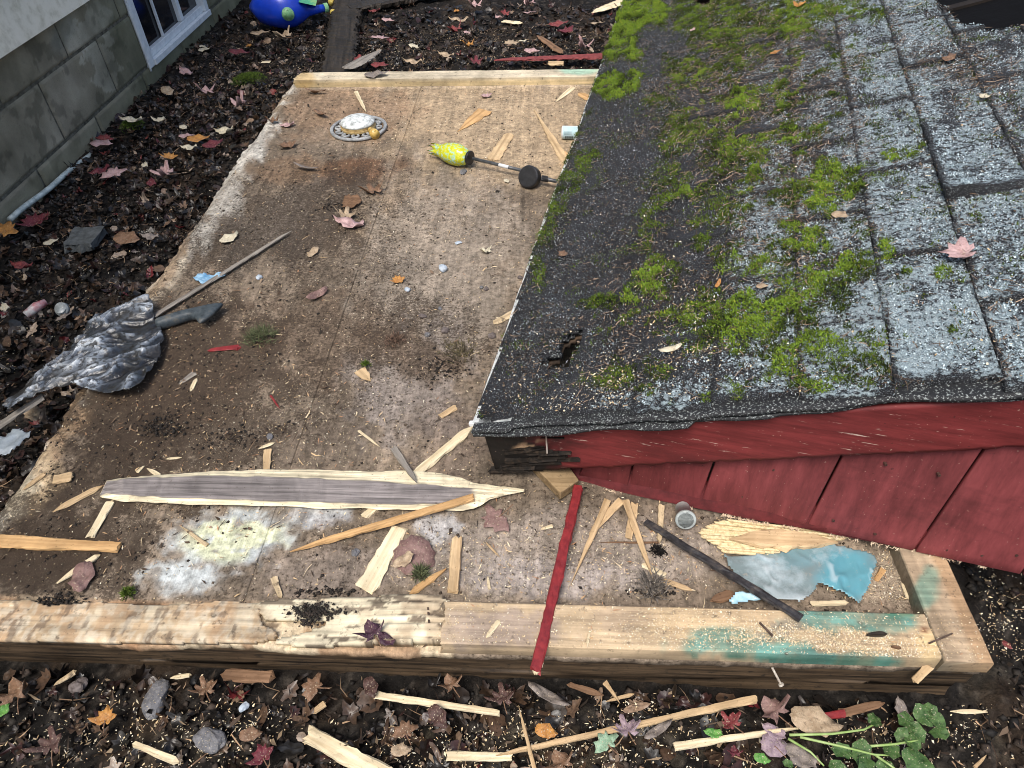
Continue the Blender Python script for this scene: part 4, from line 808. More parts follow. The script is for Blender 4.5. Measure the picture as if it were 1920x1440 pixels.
SD = m_noise('dirty_white_siding', (.60, .57, .44), (.82, .79, .66), 22, .55, .4, .25, .001, 6, (.86, .83, .71))
for k in range(14):
    z0 = .378+.178*k; V = [(WX+.045, -1.7, z0), (WX+.045, 7.2, z0), (WX+.026, 7.2, z0+.18), (WX+.026, -1.7, z0+.18), (WX+.0, -1.7, z0+.001), (WX+.0, 7.2, z0+.001)]
    mk('siding_course', V, [(0, 1, 2, 3), (4, 5, 1, 0)], SD, house)
mk('siding_backing', Acc().box((WX-.2, -1.7, .386), (WX-.001, 7.2, 2.9)).V[0], BF, SD, house)
WF = m_noise('window_vinyl', (.62, .68, .71), (.78, .83, .85), 30, .45, .5, .15, .001)
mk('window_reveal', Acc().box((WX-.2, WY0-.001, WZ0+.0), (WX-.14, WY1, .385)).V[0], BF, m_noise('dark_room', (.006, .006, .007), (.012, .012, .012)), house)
win = mk('window', Acc().box((WX-.05, WY0+.002, WZ0+.002), (WX+.012, WY0+.05, .37)).V[0], BF, WF, house)
def sub(name, parts, mat, w=.002):
    A = Acc()
    for lo, hi in parts: A.box(lo, hi)
    V = np.concatenate(A.V)-np.array(house.location); o = mk(name, V, A.F, mat); o.parent = win; bevel(o, w); return o
bevel(win, .003)
sub('sill', [((WX-.05, WY0+.052, WZ0+.002), (WX+.02, WY1-.002, WZ0+.032))], WF)
sub('frame', [((WX-.05, WY1-.05, WZ0+.034), (WX+.012, WY1-.002, .37)), ((WX-.04, WY0+.052, WZ0+.034), (WX-.004, WY0+.085, .37)), ((WX-.04, WY0+.087, WZ0+.034), (WX-.004, WY1-.052, WZ0+.068))], WF)
sub('sash', [((WX-.045, 3.70, WZ0+.07), (WX-.008, 3.74, .37))], WF); sub('mullion', [((WX-.026, 3.45, WZ0+.07), (WX-.012, 3.462, .37))], WF)
gm, gt, gb = nodes('dark_window_glass', .08, .6); gt.links.new(ramp(gt, tex(gt, 3, 3), [(.4, (.006, .007, .009)), (.7, (.02, .022, .026))]), gb.inputs[0])
for (a, b_, xx) in ((WY0+.086, 3.70, -.03), (3.74, WY1-.051, -.035)):
    o = mk('pane', Acc().box((WX+xx-.004, a, WZ0+.069), (WX+xx, b_, .37)).V[0]-np.array(house.location), BF, gm); o.parent = win
# caulk bead down the window side
A = Acc(); zz = np.linspace(WZ0-.01, .37, 30); A.tube(np.stack([zz*0+WX+.006, WY0-.004+.005*(fbm(zz*9, zz*0, 1, 3, 7)-.5), zz], -1), .005+.005*(fbm(zz*14, zz*0, 1, 2, 8)-.3), 6)
A.make('caulk_bead', WF, house, True)
a = np.array([WX+.03, *hitp(18, 412, np.array([WX+.03, 0, 0]), nX)[1:]]); b_ = np.array([WX+.03, *hitp(180, 281, np.array([WX+.03, 0, 0]), nX)[1:]])
A = Acc(); A.tube([a+(b_-a)*k/12+[0, 0, .003*math.sin(k)] for k in range(13)], .011, 12)
o = A.make('metal_pipe', m_noise('galvanised_pipe', (.30, .36, .34), (.62, .70, .66), 40, .35, .6), None, True); tag(o, 'pale galvanised metal pipe lying along the foot of the block wall', 'pipe', kind='thing')
# ------------------------------------------------------------------ wood sticks
def pxw(x, y, nx_, ny_, w, z): return np.linalg.norm(hit(x+nx_*w/2, y+ny_*w/2, z)-hit(x-nx_*w/2, y-ny_*w/2, z))
SEED = [100]
def stick(name, label, cat, p0, p1, w0, w1, th, mat, z0=.001, z1=None, tip0=0., tip1=0., ragg=.30, bend=0., group=None, wm=None, roll=0.):
    z1 = z0 if z1 is None else z1; SEED[0] += 1; rr = random.Random(SEED[0]); s_ = SEED[0]
    A0, B0 = hit(*p0, z0), hit(*p1, z1); L = float(np.linalg.norm(B0-A0)); dx, dy = p1[0]-p0[0], p1[1]-p0[1]; q = math.hypot(dx, dy); nx_, ny_ = -dy/q, dx/q
    W0 = pxw(*p0, nx_, ny_, w0, z0); W1 = pxw(*p1, nx_, ny_, w1, z1); WM = pxw((p0[0]+p1[0])/2, (p0[1]+p1[1])/2, nx_, ny_, wm, z0) if wm else (W0+W1)/2
    n = max(10, int(L/.012)); V = []; prof = [(-.5, 0), (-.5, .7), (-.42, 1), (-.15, .96), (.15, 1.03), (.42, 1), (.5, .7), (.5, 0)]; m = len(prof)
    e0 = [rr.random() for _ in prof]; e1 = [rr.random() for _ in prof]
    for i in range(n+1):
        t = i/n; w = (W0*(1-2*t)+WM*2*t) if t < .5 else (WM*(2-2*t)+W1*(2*t-1)); h = th
        if tip0: f = min(1, .12+t/tip0); w *= f; h *= min(1, .35+t/tip0)
        if tip1: f = min(1, .12+(1-t)/tip1); w *= f; h *= min(1, .35+(1-t)/tip1)
        c = bend*L*math.sin(math.pi*t)
        for j, (a, b) in enumerate(prof):
            x = t*L
            if i == 0: x += e0[j]*ragg*max(W0, .006)*1.5
            if i == n: x -= e1[j]*ragg*max(W1, .006)*1.5
            o_ = (float(fbm(t*L*45, j*3.1, 1, 3, s_))-.5)*.34*w
            V.append((x, a*w+o_+c, b*h*(1+.15*(float(vn(t*L*60, j*7., s_+1))-.5))))
    Fc = [(i*m+j, (i+1)*m+j, (i+1)*m+(j+1) % m, i*m+(j+1) % m) for i in range(n) for j in range(m)]+[tuple(range(m)), tuple(reversed(range(n*m, n*m+m)))]
    o = mk(name, V, Fc, mat); X_ = (B0-A0)/L; Yv = np.cross([0, 0, 1.], X_); Yv /= np.linalg.norm(Yv); Zv = np.cross(X_, Yv)
    if roll: Yv, Zv = Yv*math.cos(roll)+Zv*math.sin(roll), -Yv*math.sin(roll)+Zv*math.cos(roll)
    M = np.eye(4); M[:3, 0] = X_; M[:3, 1] = Yv; M[:3, 2] = Zv; M[:3, 3] = A0; o.matrix_world = Matrix(M.tolist())
    return tag(o, label, cat, group, 'thing')
S_ = 'wood_splinter'; g1 = 'broken wood splinters on the shed floor'; g2 = 'wood splinters on the ground'; W_ = MW
T_ = [ # label, p0, p1, w0, w1, thickness, mat, z0, z1, tip0, tip1, group
 ('long orange stick leaning across the grey faced broken plank', (543, 1036), (890, 934), 9, 13, .012, 'orange', .004, .026, .25, 0, g1),
 ('pale wide striated lath running from under the plank down to the sill', (682, 1113), (752, 987), 42, 28, .010, 'fresh', .002, None, 0, 0, g1),
 ('pale straight lath reaching from behind the plank up to the roof corner', (681, 972), (888, 800), 12, 16, .009, 'fresh', .002, None, 0, .1, g1),
 ('short grey split wedge propped on top of the broken plank', (782, 906), (736, 838), 8, 15, .010, 'grey', .030, .006, .2, .1, g1),
 ('orange square stick poking in over the far end of the rotten floor rim', (-30, 1015), (228, 1028), 24, 16, .012, 'orange', .004, None, 0, 0, g1),
 ('pale flat splinter standing up behind the orange square stick', (168, 1012), (212, 936), 12, 14, .008, 'fresh', .002, None, 0, .1, g1),
 ('pale pointed splinter touching a flat pinkish brown leaf', (104, 1096), (190, 1040), 11, 8, .008, 'fresh', .003, None, .5, .1, g1),
 ('curved tan sliver ending beside the ragged tip of the broken plank', (98, 961), (193, 911), 9, 10, .006, 'tan', .003, None, .3, .2, g1),
 ('short tan square peg standing on end against the front sill', (849, 1116), (858, 1008), 23, 21, .014, 'tan', .004, None, 0, 0, g1),
 ('short orange pointed splinter beside the tan square peg', (766, 1117), (838, 1066), 12, 13, .008, 'orange', .003, None, .2, .5, g1),
 ('thin tan splinter leaning out from under the red siding beside the red strip', (1070, 1097), (1140, 938), 6, 14, .009, 'tan', .003, .01, .5, 0, g1),
 ('tan splinter crossing behind the thin one beside the red strip', (1104, 1005), (1166, 938), 12, 15, .009, 'tan', .002, .006, .2, 0, g1),
 ('long thin tan sliver pointing from the red siding towards the sill', (1226, 1090), (1172, 938), 8, 15, .008, 'tan', .006, .012, .4, 0, g1),
 ('stubby tan offcut standing behind the long thin sliver', (1178, 1013), (1190, 944), 15, 17, .008, 'tan', .002, .004, 0, 0, g1),
 ('upright brown offcut beside the black rod and plastic cap', (1236, 1020), (1240, 948), 11, 14, .010, 'pale_dirty', .002, .01, .1, 0, g1),
 ('small pale flat chip crossing the foot of the long sliver', (1203, 1058), (1250, 1080), 9, 10, .004, 'fresh', .002, None, 0, 0, g1),
 ('tan chip near the torn brown bark by the clear film', (1243, 1090), (1300, 1108), 12, 9, .006, 'tan', .002, None, 0, .3, g1),
 ('fine dark twig lying flat below the stubby tan offcut', (1122, 1017), (1236, 1018), 2, 4, .003, 'brown', .002, None, .3, 0, g1),
 ('orange leaf shaped chip nearest the back sill beside the garden light', (857, 248), (912, 206), 7, 17, .005, 'orange', .002, None, .5, 0, g1),
 ('wavy tan chip lying against the stake of the garden light', (922, 303), (957, 249), 19, 14, .005, 'tan', .002, None, .1, .1, g1),
 ('long pointed tan shard ending at the roof edge by the white container', (1066, 313), (1001, 205), 15, 5, .007, 'tan', .003, None, 0, .6, g1),
 ('short tan shard tucked under the roof edge beside the long pointed one', (1070, 298), (1048, 282), 8, 8, .005, 'orange', .002, None, .2, .3, g1),
 ('thin pale splinter under the back sill near the roof moss', (1041, 192), (1075, 164), 4, 6, .004, 'fresh', .002, None, .4, 0, g1),
 ('small orange chip half under the roof below the back sill', (1084, 174), (1108, 187), 8, 10, .004, 'orange', .002, None, .3, 0, g1),
 ('slim pale peg behind the sprinkler', (687, 211), (667, 172), 4, 6, .005, 'fresh', .006, .002, .3, 0, g1),
 ('slender brown tipped splinter lying on the white powder spill', (336, 985), (390, 1024), 4, 9, .006, 'pale_dirty', .003, None, .4, 0, g1),
 ('pinkish offcut standing behind the broken plank', (500, 884), (503, 841), 11, 17, .008, 'tan', .002, None, 0, .1, g1),
 ('pale needle thin splinter beside the pinkish offcut and pebble', (484, 842), (516, 830), 4, 6, .003, 'fresh', .003, None, .3, .3, g1),
 ('weathered splinter half pushed under the roof edge at mid floor', (924, 608), (968, 585), 9, 13, .005, 'pale_dirty', .002, None, .1, 0, g1),
 ('short tan peg in the middle of the floor below the roof corner', (824, 783), (857, 763), 10, 10, .006, 'tan', .002, None, 0, 0, g1),
 ('thin pale sliver near the lath behind the broken plank', (672, 808), (712, 838), 5, 4, .004, 'fresh', .002, None, 0, .4, g1),
 ('red painted splinter with one bare end near the green tuft', (387, 658), (453, 651), 6, 10, .005, 'red', .002, None, .2, .1, g1),
 ('short red sliver alone on the middle of the floor', (506, 740), (525, 767), 4, 3, .003, 'red', .002, None, .1, .3, g1),
 ('small pale sliver standing over a weathered one near the black bag', (357, 735), (369, 709), 7, 6, .003, 'fresh', .002, None, .3, .2, g1),
 ('weathered grey sliver beside a small pale one near the black bag', (334, 722), (368, 698), 6, 10, .003, 'grey', .002, None, .3, .1, g1),
 ('blocky tan chip between the rotten rim and the broken plank', (98, 903), (141, 894), 14, 19, .010, 'tan', .003, None, .1, .2, g1),
 ('pale chip touching the top edge of the broken plank', (300, 893), (275, 878), 10, 5, .004, 'fresh', .002, None, .1, .4, g1),
 ('tiny pale chip above the broken plank by the rotten rim', (256, 887), (272, 873), 6, 3, .003, 'fresh', .002, None, .1, .4, g1),
 ('flat pale sliver behind the plank nearest the black bag', (310, 861), (342, 858), 4, 3, .003, 'fresh', .002, None, .3, .3, g1),
 ('grey brown fan of splinters lying on the rotten rim under the plank tip', (42, 920), (88, 886), 7, 6, .005, 'tan', .003, None, .4, .1, g1),
 ('ragged pale chip between white spill and front sill remnant', (528, 1122), (512, 1080), 10, 15, .005, 'pale_dirty', .003, None, .1, .1, g1),
 ('pale flat chip lying on the front sill beside the red strip', (911, 1197), (938, 1162), 8, 10, .004, 'fresh', .040, None, .2, .1, g1),
 ('tiny upright chip on the pale part of the front sill', (1101, 1210), (1105, 1186), 6, 5, .003, 'fresh', .040, None, .2, .1, g1),
 ('small pale pointed chip near the curled brown leaf', (1013, 993), (1038, 986), 5, 7, .003, 'fresh', .002, None, .3, .1, g1),
 ('pale chip with black crumbs next to the blue film and sill', (1518, 1133), (1592, 1131), 9, 8, .007, 'fresh', .003, None, 0, .1, g1),
 ('tan chip in the sawdust between blue film and end sill', (1641, 1090), (1658, 1066), 11, 14, .005, 'orange', .003, None, .1, .1, g1),
 ('thin pale sliver in the sawdust beside the end sill', (1690, 1092), (1703, 1125), 5, 6, .004, 'fresh', .004, None, .2, .2, g1),
 ('split tan flake hanging off the front face of the floor', (1712, 1280), (1745, 1246), 18, 20, .006, 'tan', -.02, .01, .1, 0, g1),
 ('rounded knobbly pale chip on the floor near the grey handle', (695, 715), (672, 693), 10, 24, .005, 'tan', .002, None, .4, .1, g1),
 ('thin pale splinter beside a tiny grass scrap below the round dark leaf', (910, 1016), (938, 1046), 4, 3, .003, 'tan', .002, None, .3, .4, g1),
 ('pale upright chip in front of the round dark leaf and orange splinter', (918, 1107), (914, 1080), 7, 5, .004, 'fresh', .002, None, .1, .3, g1),
 # ground
 ('pale square lath lying free on the soil just in front of the floor', (703, 1304), (938, 1338), 15, 11, .010, 'fresh', GH+.006, None, 0, 0, g2),
 ('longest tan stick crossing the sawdust in front of the green leaf', (928, 1418), (1421, 1311), 9, 16, .010, 'tan', GH+.014, GH+.010, .1, 0, g2),
 ('broad pale split batten running off the bottom edge of the photo', (575, 1376), (735, 1465), 34, 46, .022, 'fresh', GH+.004, None, 0, 0, g2),
 ('pale batten lying under the near end of the longest tan stick', (833, 1419), (962, 1421), 20, 16, .012, 'fresh', GH+.003, None, 0, 0, g2),
 ('splintered pale double lath pointing at the green weed', (1262, 1401), (1512, 1364), 16, 8, .010, 'fresh', GH+.010, GH+.02, 0, .3, g2),
 ('thin tan sliver crossing the near end of the longest stick', (972, 1322), (1004, 1450), 5, 9, .005, 'tan', GH+.022, None, .4, 0, g2),
 ('pale chip on the sawdust beside the big grey stone', (252, 1396), (338, 1431), 13, 16, .012, 'fresh', GH+.008, None, 0, .1, g2),
 ('pale almond shaped chip on the black soil beyond the weed', (1780, 1334), (1852, 1335), 8, 8, .004, 'fresh', GH+.006, None, .4, .4, g2),
 ('red painted splinter on brown bark in front of the sill corner', (1516, 1348), (1585, 1338), 14, 16, .006, 'red', GH+.010, None, .3, 0, g2),
 ('dark brown bark strip joined behind the red painted splinter', (1570, 1340), (1660, 1318), 20, 14, .007, 'brown', GH+.006, None, 0, .2, g2),
 ('weathered brown splinter under the front face near the crossed tan pair', (1062, 1283), (1133, 1305), 9, 13, .008, 'brown', GH+.010, None, .1, .3, g2),
 ('tan sliver crossing a second one in front of the floor face', (1133, 1278), (1163, 1320), 10, 4, .006, 'tan', GH+.014, None, 0, .5, g2),
 ('thin tan sliver under its crossing partner in front of the floor face', (1135, 1316), (1190, 1301), 5, 8, .005, 'tan', GH+.006, None, .3, .2, g2),
 ('small frayed tan chip beyond the broad pale batten', (585, 1338), (612, 1318), 9, 13, .007, 'tan', GH+.008, None, .2, .1, g2),
 ('pale splinter stuck in the soil tight under the dark floor face', (318, 1272), (360, 1266), 6, 8, .005, 'fresh', GH+.012, None, .3, .1, g2),
 ('greyish splinter slanting from the soil by the dark leaf', (100, 1286), (145, 1258), 5, 9, .005, 'pale_dirty', GH+.012, None, .3, .1, g2),
 ('brown bark slab lying against the foot of the dark floor face', (412, 1266), (520, 1272), 20, 24, .012, 'brown', GH+.006, None, .05, .05, g2),
 ('pale sliver in the sawdust at the bottom corner behind the weed', (1826, 1440), (1850, 1415), 10, 5, .006, 'tan', GH+.008, None, 0, .4, g2),
 ('grey green wedge of wood propped behind the back sill by the dark timber', (650, 131), (716, 93), 13, 9, .008, 'grey', GH+.06, GH+.02, .1, .5, g2),
 ('pale splinter at the roof edge on the soil beyond the back sill', (1108, 25), (1174, 1), 6, 10, .006, 'fresh', GH+.006, None, .3, 0, g2),
 ('short pale lath lying among red leaves beyond the back sill', (939, 40), (981, 44), 5, 5, .005, 'fresh', GH+.010, None, .1, .2, g2),
 ('brown stick slanting towards the red strip beyond the back sill', (1006, 66), (1056, 101), 5, 8, .006, 'brown', GH+.010, None, .2, .2, g2),
 ('tan offcut leaning on the back sill under the red strip', (1026, 119), (1060, 119), 7, 8, .006, 'tan', GH+.030, None, 0, .1, g2),
 ('tiny white chip on black soil between window and back sill', (489, 117), (509, 116), 4, 4, .003, 'fresh', GH+.008, None, .1, .1, g2),
]
for (lab, p0, p1, w0, w1, th, mt, z0, z1, t0, t1, g) in T_: stick(S_, lab, 'splinter', p0, p1, w0*.9, w1*.9, th*.75, W_[mt], z0, z1, t0, t1, group=g)
RS = stick('red_wood_strip', 'long red painted strip with a broken end laid over the front sill', 'wood strip', (1003, 1266), (1085, 912), 21, 17, .010, W_['red'], .040, .020, .0, 0, .5)
BE = stick('broken_end', None, None, (1003, 1268), (1012, 1240), 14, 17, .008, W_['fresh'], .037, .038, .3, 0, .6); mw_ = BE.matrix_world.copy(); BE.parent = RS; BE.matrix_parent_inverse = RS.matrix_world.inverted(); BE.matrix_world = mw_; del BE['kind']
stick('red_wood_strip', 'thin dull red strip lying on the leaves beyond the back sill', 'wood strip', (922, 114), (1136, 106), 4, 9, .008, m_noise('dull_red_strip', (.14, .03, .03), (.26, .06, .055), 60), GH+.03, None, .2, 0)
stick('metal_rod', 'black square metal rod slanting from the siding down onto the green sill', 'rod', (1210, 980), (1503, 1162), 11, 14, .007, m_noise('black_iron', (.008, .008, .009), (.035, .035, .037), 70, .45, .5, .4, c3=(.10, .085, .07)), .004, .046, 0, 0, .05)
stick('thin_rod', 'thin grey green stick running under the black bag onto the floor', 'stick', (285, 596), (547, 433), 6, 3.5, .004, W_['grey'], .012, .008, 0, .1, .1)
stick('thin_rod', 'grey stick end poking out below the near end of the black bag', 'stick', (-6, 803), (84, 744), 9, 8, .008, W_['grey'], -.05, -.01, 0, 0, .1)
stick('dark_timber', 'black weathered timber lying on the soil behind the back sill', 'timber', (633, 160), (652, 12), 52, 42, .05, MW['dark'], GH-.01, None, 0, 0, .02)
stick('dark_board', 'long black board edge lying across the soil at the top of the yard', 'board', (655, 22), (860, -22), 12, 14, .03, MW['dark'], GH+.01, None, 0, 0, .02)
stick('wood_lens', 'almond shaped tan wood slab on the striated plywood shard', 'wood slab', (1366, 1011), (1572, 1018), 16, 14, .010, W_['tan'], .018, None, .25, .25, .1, wm=34)
for lab, a, b_, z0, z1, w in (('bent rusty nail sticking out of the end sill corner', (1741, 1207), (1786, 1188), .042, .055, 3), ('rusty nail lying on the green stained sill', (1424, 1168), (1449, 1194), .041, .043, 3), ('loose nail on the bare part of the sill', (801, 1116), (806, 1182), .024, .030, 4)):
    stick('nail', lab, 'nail', a, b_, w, w, .003, m_noise('rust', (.03, .02, .015), (.12, .08, .06), 90, .6), z0, z1, 0, 0, .05)
a = hit(1449, 1243, .0); A = Acc(); p = [a+[0, -.004, -.01], hit(1459, 1262, -.03)+[0, -.02, 0]]; A.tube(p, .0022, 8); A.tube([p[1], p[1]+(p[1]-p[0])*.12], .005, 10); tag(A.make('nail', m_noise('pale_nail', (.3, .25, .2), (.62, .58, .5), 90, .5)), 'pale headed nail sticking out of the dark front face', 'nail', kind='thing')
# black bits on the sill
for lab, p0, p1, w, z in (('black charred chip lying in the sawdust on the green sill', (1622, 1192), (1664, 1189), 9, .041), ('torn strip of red brown bark on the sill sawdust', (1668, 1213), (1690, 1217), 5, .041), ('torn brown bark against the sill beside the clear film', (1330, 1128), (1380, 1112), 22, .006)):
    stick('bark_piece', lab, 'bark', p0, p1, w*.6, w, .006, MW['brown'] if 'brown' in lab else MW['dark'], z, None, .3, .3, .3)
# ------------------------------------------------------------------ big broken plank: lateral rows through sections
secs = [ # px x, front edge y, grey low, grey high, back edge y
 (188, 931, 930, 927, 926), (200, 935, 925, 903, 901), (225, 940, 927, 899, 897), (270, 943, 931, 896, 894), (330, 945, 933, 893, 889), (400, 946, 936, 893, 883), (470, 948, 938, 893, 881), (540, 950, 940, 895, 880), (620, 953, 943, 898, 881), (700, 955, 945, 903, 882), (780, 957, 945, 908, 884), (830, 957, 943, 911, 887), (868, 957, 938, 914, 896), (888, 953, 934, 917, 905), (900, 948, 932, 918, 908), (918, 936, 931, 918, 909), (950, 930, 926, 917, 911), (985, 920, 920, 917, 916)]
xs_ = np.arange(188, 986, 3.); sc_ = np.array(secs, float); V = []; Cc = []; TH = .022
for x in xs_:
    r = [np.interp(x, sc_[:, 0], sc_[:, k]) for k in (1, 2, 3, 4)]; wob = (float(fbm(x/60., 0, 1, 5, 500))-.5)*7; wob2 = (float(fbm(x/50., 0, 1, 5, 501))-.5)*7
    r[0] += wob; r[3] += wob2; r[1] += (float(vn(x/22., 0, 502))-.5)*3; r[2] += (float(vn(x/22., 0, 503))-.5)*3
    rows = [(r[0], 0, 0), (r[0]-.5, .5, 0), (r[0]*.6+r[1]*.4, .62, 0), (r[1]+1, .85, 0), (r[1]-1, 1, 1), (r[1]*.66+r[2]*.34, 1.02, 1), (r[1]*.33+r[2]*.67, 1., 1), (r[2]+1, 1, 1), (r[2]-1, .85, 0), (r[2]*.5+r[3]*.5, .7, 0), (r[3]+.5, .55, 0), (r[3], 0, 0)]
    tipf = min(1, .3+(x-188)/60., .25+(985-x)/130.)
    for (yy, h, g) in rows:
        z = .004+TH*h*tipf+.002*(float(vn(x/30., yy*.9, 504))-.5); V.append(hit(x, yy, z if h else .004)+[0, 0, 0]); g2_ = g*(1-sm(880, 895, x))
        f = .7+.5*float(vn(x/40., yy*.8, 505)); kn = math.exp(-(((x-365)/22)**2+((yy-914)/10)**2)); c1 = np.array([.82, .72, .50])*f; c2 = np.array([.235, .21, .20])*(.45+1.1*float(fbm(x/90., yy*.55, 1, 4, 506)))*(1-.7*kn); Cc.append(c1*(1-g2_)+c2*g2_)
m_, t_, b_ = nodes('split_plank_wood', .75, .25); g = tex(t_, 1, 6, .7, mapscale=(4, 130, 60)); t_.links.new(mix(t_, ramp(t_, tex(t_, 150, 4, .7), [(.62, 0.), (.68, .8)]), mix(t_, 1., attr(t_, 'Col', 'Color'), ramp(t_, g, [(.34, .42), (.62, 1.2)]), 'MULTIPLY'), (.08, .06, .045)), b_.inputs[0]); bump(t_, b_, g, .6, .002)
k = 12; Fc = gridF(len(xs_), k)
o = mk('broken_plank', V, [tuple(f) for f in Fc]+[tuple(range(k)), tuple(reversed(range((len(xs_)-1)*k, len(xs_)*k)))], m_, None, False, None, Cc); tag(o, 'long torn plank with grey weathered face and pale splintered edges and pointed tip', 'plank', kind='thing')
# ------------------------------------------------------------------ fan-shaped plywood shard (striated slivers radiating to a jagged end)
A = Acc()
c0 = [(1600, 985), (1420, 1052)]
rows = [((1352, 974), (1600, 1002)), ((1335, 980), (1590, 1006)), ((1322, 987), (1580, 1011)), ((1314, 993), (1560, 1013)), ((1306, 1000), (1540, 1016)), ((1312, 1008), (1500, 1018)), ((1324, 1014), (1480, 1022)), ((1336, 1020), (1470, 1028)), ((1343, 1027), (1455, 1034)), ((1352, 1034), (1440, 1042))]
for i, (a, b_) in enumerate(rows):
    for j in range(5):
        f = (j+random.random()*.5)/5; a2 = np.array(a, float)+[random.uniform(0, 26), 0]; n_ = rows[min(i+1, len(rows)-1)]; a3 = a2*(1-f)+f*np.array(n_[0]); b3 = np.array(b_)*(1-f)+f*np.array(n_[1])
        z = .004+.009*random.random(); P = [hit(*a3, z), hit(a3[0]+5, a3[1]+3.2, z), hit(b3[0], b3[1]+2.6, z+.002), hit(b3[0], b3[1]-1, z+.002)]; Q = [p+np.array([0, 0, .003]) for p in P]; A.add(P+Q, BF)
o = A.make('plywood_shard', m_noise('pale_veneer', (.42, .32, .17), (.78, .64, .38), 120, .75, .2, .5, c3=(.82, .72, .48))); tag(o, 'fan shaped shard of pale striated plywood poking out under the red siding', 'plywood shard', kind='thing')
for lab, p0, p1 in (('pale sliver under the near edge of the plywood shard', (1418, 1046), (1462, 1028)), ('second pale sliver beside the film below the plywood shard', (1436, 1048), (1478, 1030))):
    stick(S_, lab, 'splinter', p0, p1, 9, 9, .006, W_['fresh'], .004, .010, .1, .1, group=g1)
# ------------------------------------------------------------------ films, bags
def sheet_poly(name, poly, base, mat, label, cat, hmax=.01, st=.006, fold=14, seed=1, thick=.0008, dirx=(1., 1.), edge=.02, col=None, parent=None, attrs=None, puff=.0, rot=0., sharp=2.2):
    W2 = [tuple(hit(a, b, base(a, b) if callable(base) else base)[:2]) for a, b in poly]; Wp = np.array(W2); lo, hi = Wp.min(0), Wp.max(0)
    X, Y = np.meshgrid(np.arange(lo[0], hi[0]+st, st), np.arange(lo[1], hi[1]+st, st), indexing='ij')
    Xr = X+(fbm(X, Y, 30, 3, seed+9)-.5)*.008; Yr = Y+(fbm(X, Y, 30, 3, seed+19)-.5)*.008; ins = inpoly(Xr, Yr, W2)
    wx = X+(fbm(X, Y, 6, 3, seed)-.5)*.12; wy = Y+(fbm(X, Y, 6, 3, seed+1)-.5)*.12; ca_, sa_ = math.cos(math.radians(rot)), math.sin(math.radians(rot)); wx, wy = wx*ca_+wy*sa_, -wx*sa_+wy*ca_
    rdg = 1-np.abs(2*fbm(wx*dirx[0], wy*dirx[1], fold, 3, seed+2)-1); rdg2 = 1-np.abs(2*fbm(wx*dirx[0]+5, wy*dirx[1], fold*2.7, 2, seed+3)-1)
    Z = hmax*(.65*rdg**sharp+.35*rdg2**2)+puff*fbm(X, Y, 5, 2, seed+4)
    zb = np.where(X < XL+.0, -.055*sm(XL+.0, XL-.30, X), .003) if (callable(base)) else base
    V = np.stack([X, Y, Z+zb], -1).reshape(-1, 3); q = gridF(*X.shape); q = q[ins.ravel()[q].all(1)]; used = np.unique(q); mp = -np.ones(len(V), int); mp[used] = np.arange(len(used)); V = V[used]; q = mp[q]
    o = mk(name, V, q, mat, parent, True, dict(Fold=(.6*rdg**2+.4*rdg2**2).ravel()[used]), col(V) if col else None); s = o.modifiers.new('s', 'SOLIDIFY'); s.thickness = thick
    if label: tag(o, label, cat, kind='thing')
    return o
bagm, t, b = nodes('crinkled_black_bag', .30, .6); n = tex(t, 14, 6, .65); n2_ = tex(t, 75, 5, .7); n3 = tex(t, 5, 3)
c = ramp(t, mth(t, 'ADD', mth(t, 'MULTIPLY', attr(t, 'Fold'), .62), mth(t, 'MULTIPLY', n, .45)), [(.40, (.008, .008, .010)), (.58, (.035, .040, .048)), (.72, (.20, .23, .27)), (.84, (.58, .63, .67))]); c = mix(t, ramp(t, n2_, [(.50, 0.), (.56, .85)]), c, (.016, .014, .012)); c = mix(t, ramp(t, n3, [(.5, 0.), (.7, .55)]), c, (.05, .045, .038))  # silvery fold crests are highlights painted into the colour
t.links.new(c, b.inputs[0]); bump(t, b, tex(t, 38, 4, .6), .9, .006)
bagp = [(3, 760), (12, 738), (45, 712), (85, 690), (125, 664), (150, 632), (185, 600), (225, 582), (262, 576), (290, 573), (298, 590), (296, 610), (306, 622), (315, 642), (306, 682), (290, 712), (272, 738), (255, 752), (215, 754), (170, 748), (135, 736), (110, 736), (78, 746), (48, 762), (16, 772)]
sheet_poly('plastic_bag', bagp, lambda a, b: 0.0, bagm, 'crumpled dirty black plastic bag with painted fold highlights draped over the rotten floor edge', 'plastic bag', .032, .0030, 11, 510, .0010, (.5, 1.5), puff=.03, rot=38., sharp=3.5)
sheet_poly('plastic_scrap', [(-8, 800), (8, 822), (34, 806), (52, 812), (68, 815), (40, 846), (14, 864), (-8, 850)], -.02, m_noise('grey_plastic', (.18, .21, .23), (.42, .47, .50), 14, .35, .6), 'torn pale grey plastic scrap beside the rotten rim below the black bag', 'plastic scrap', .02, .006, 12, 520)
fm, t, b = nodes('clear_blue_film', .22, .6); n = tex(t, 9, 6, .7); n2_ = tex(t, 60, 5, .7)
c = mix(t, attr(t, 'Col'), (.24, .32, .33), (.14, .40, .48)); c = mix(t, ramp(t, n, [(.52, 0.), (.68, .6)]), c, (.62, .74, .78)); c = mix(t, ramp(t, attr(t, 'Fold'), [(.78, 0.), (.92, .45)]), c, (.72, .82, .86)); c = mix(t, ramp(t, n2_, [(.6, 0.), (.7, .6)]), c, (.45, .42, .36)); t.links.new(c, b.inputs[0]); b.inputs['Alpha'].default_value = .68; bump(t, b, n, .5, .006)  # whitish lines where Fold peaks: crease highlights mixed into the colour
def filmc(V):
    P = proj(V); m = np.clip(blob(P, 1590, 1080, 70, 55, 0, .25, 530)+.35*blob(P, 1500, 1040, 90, 25, 0, .6, 531), 0, 1)[:, None]; return np.repeat(m, 3, 1)
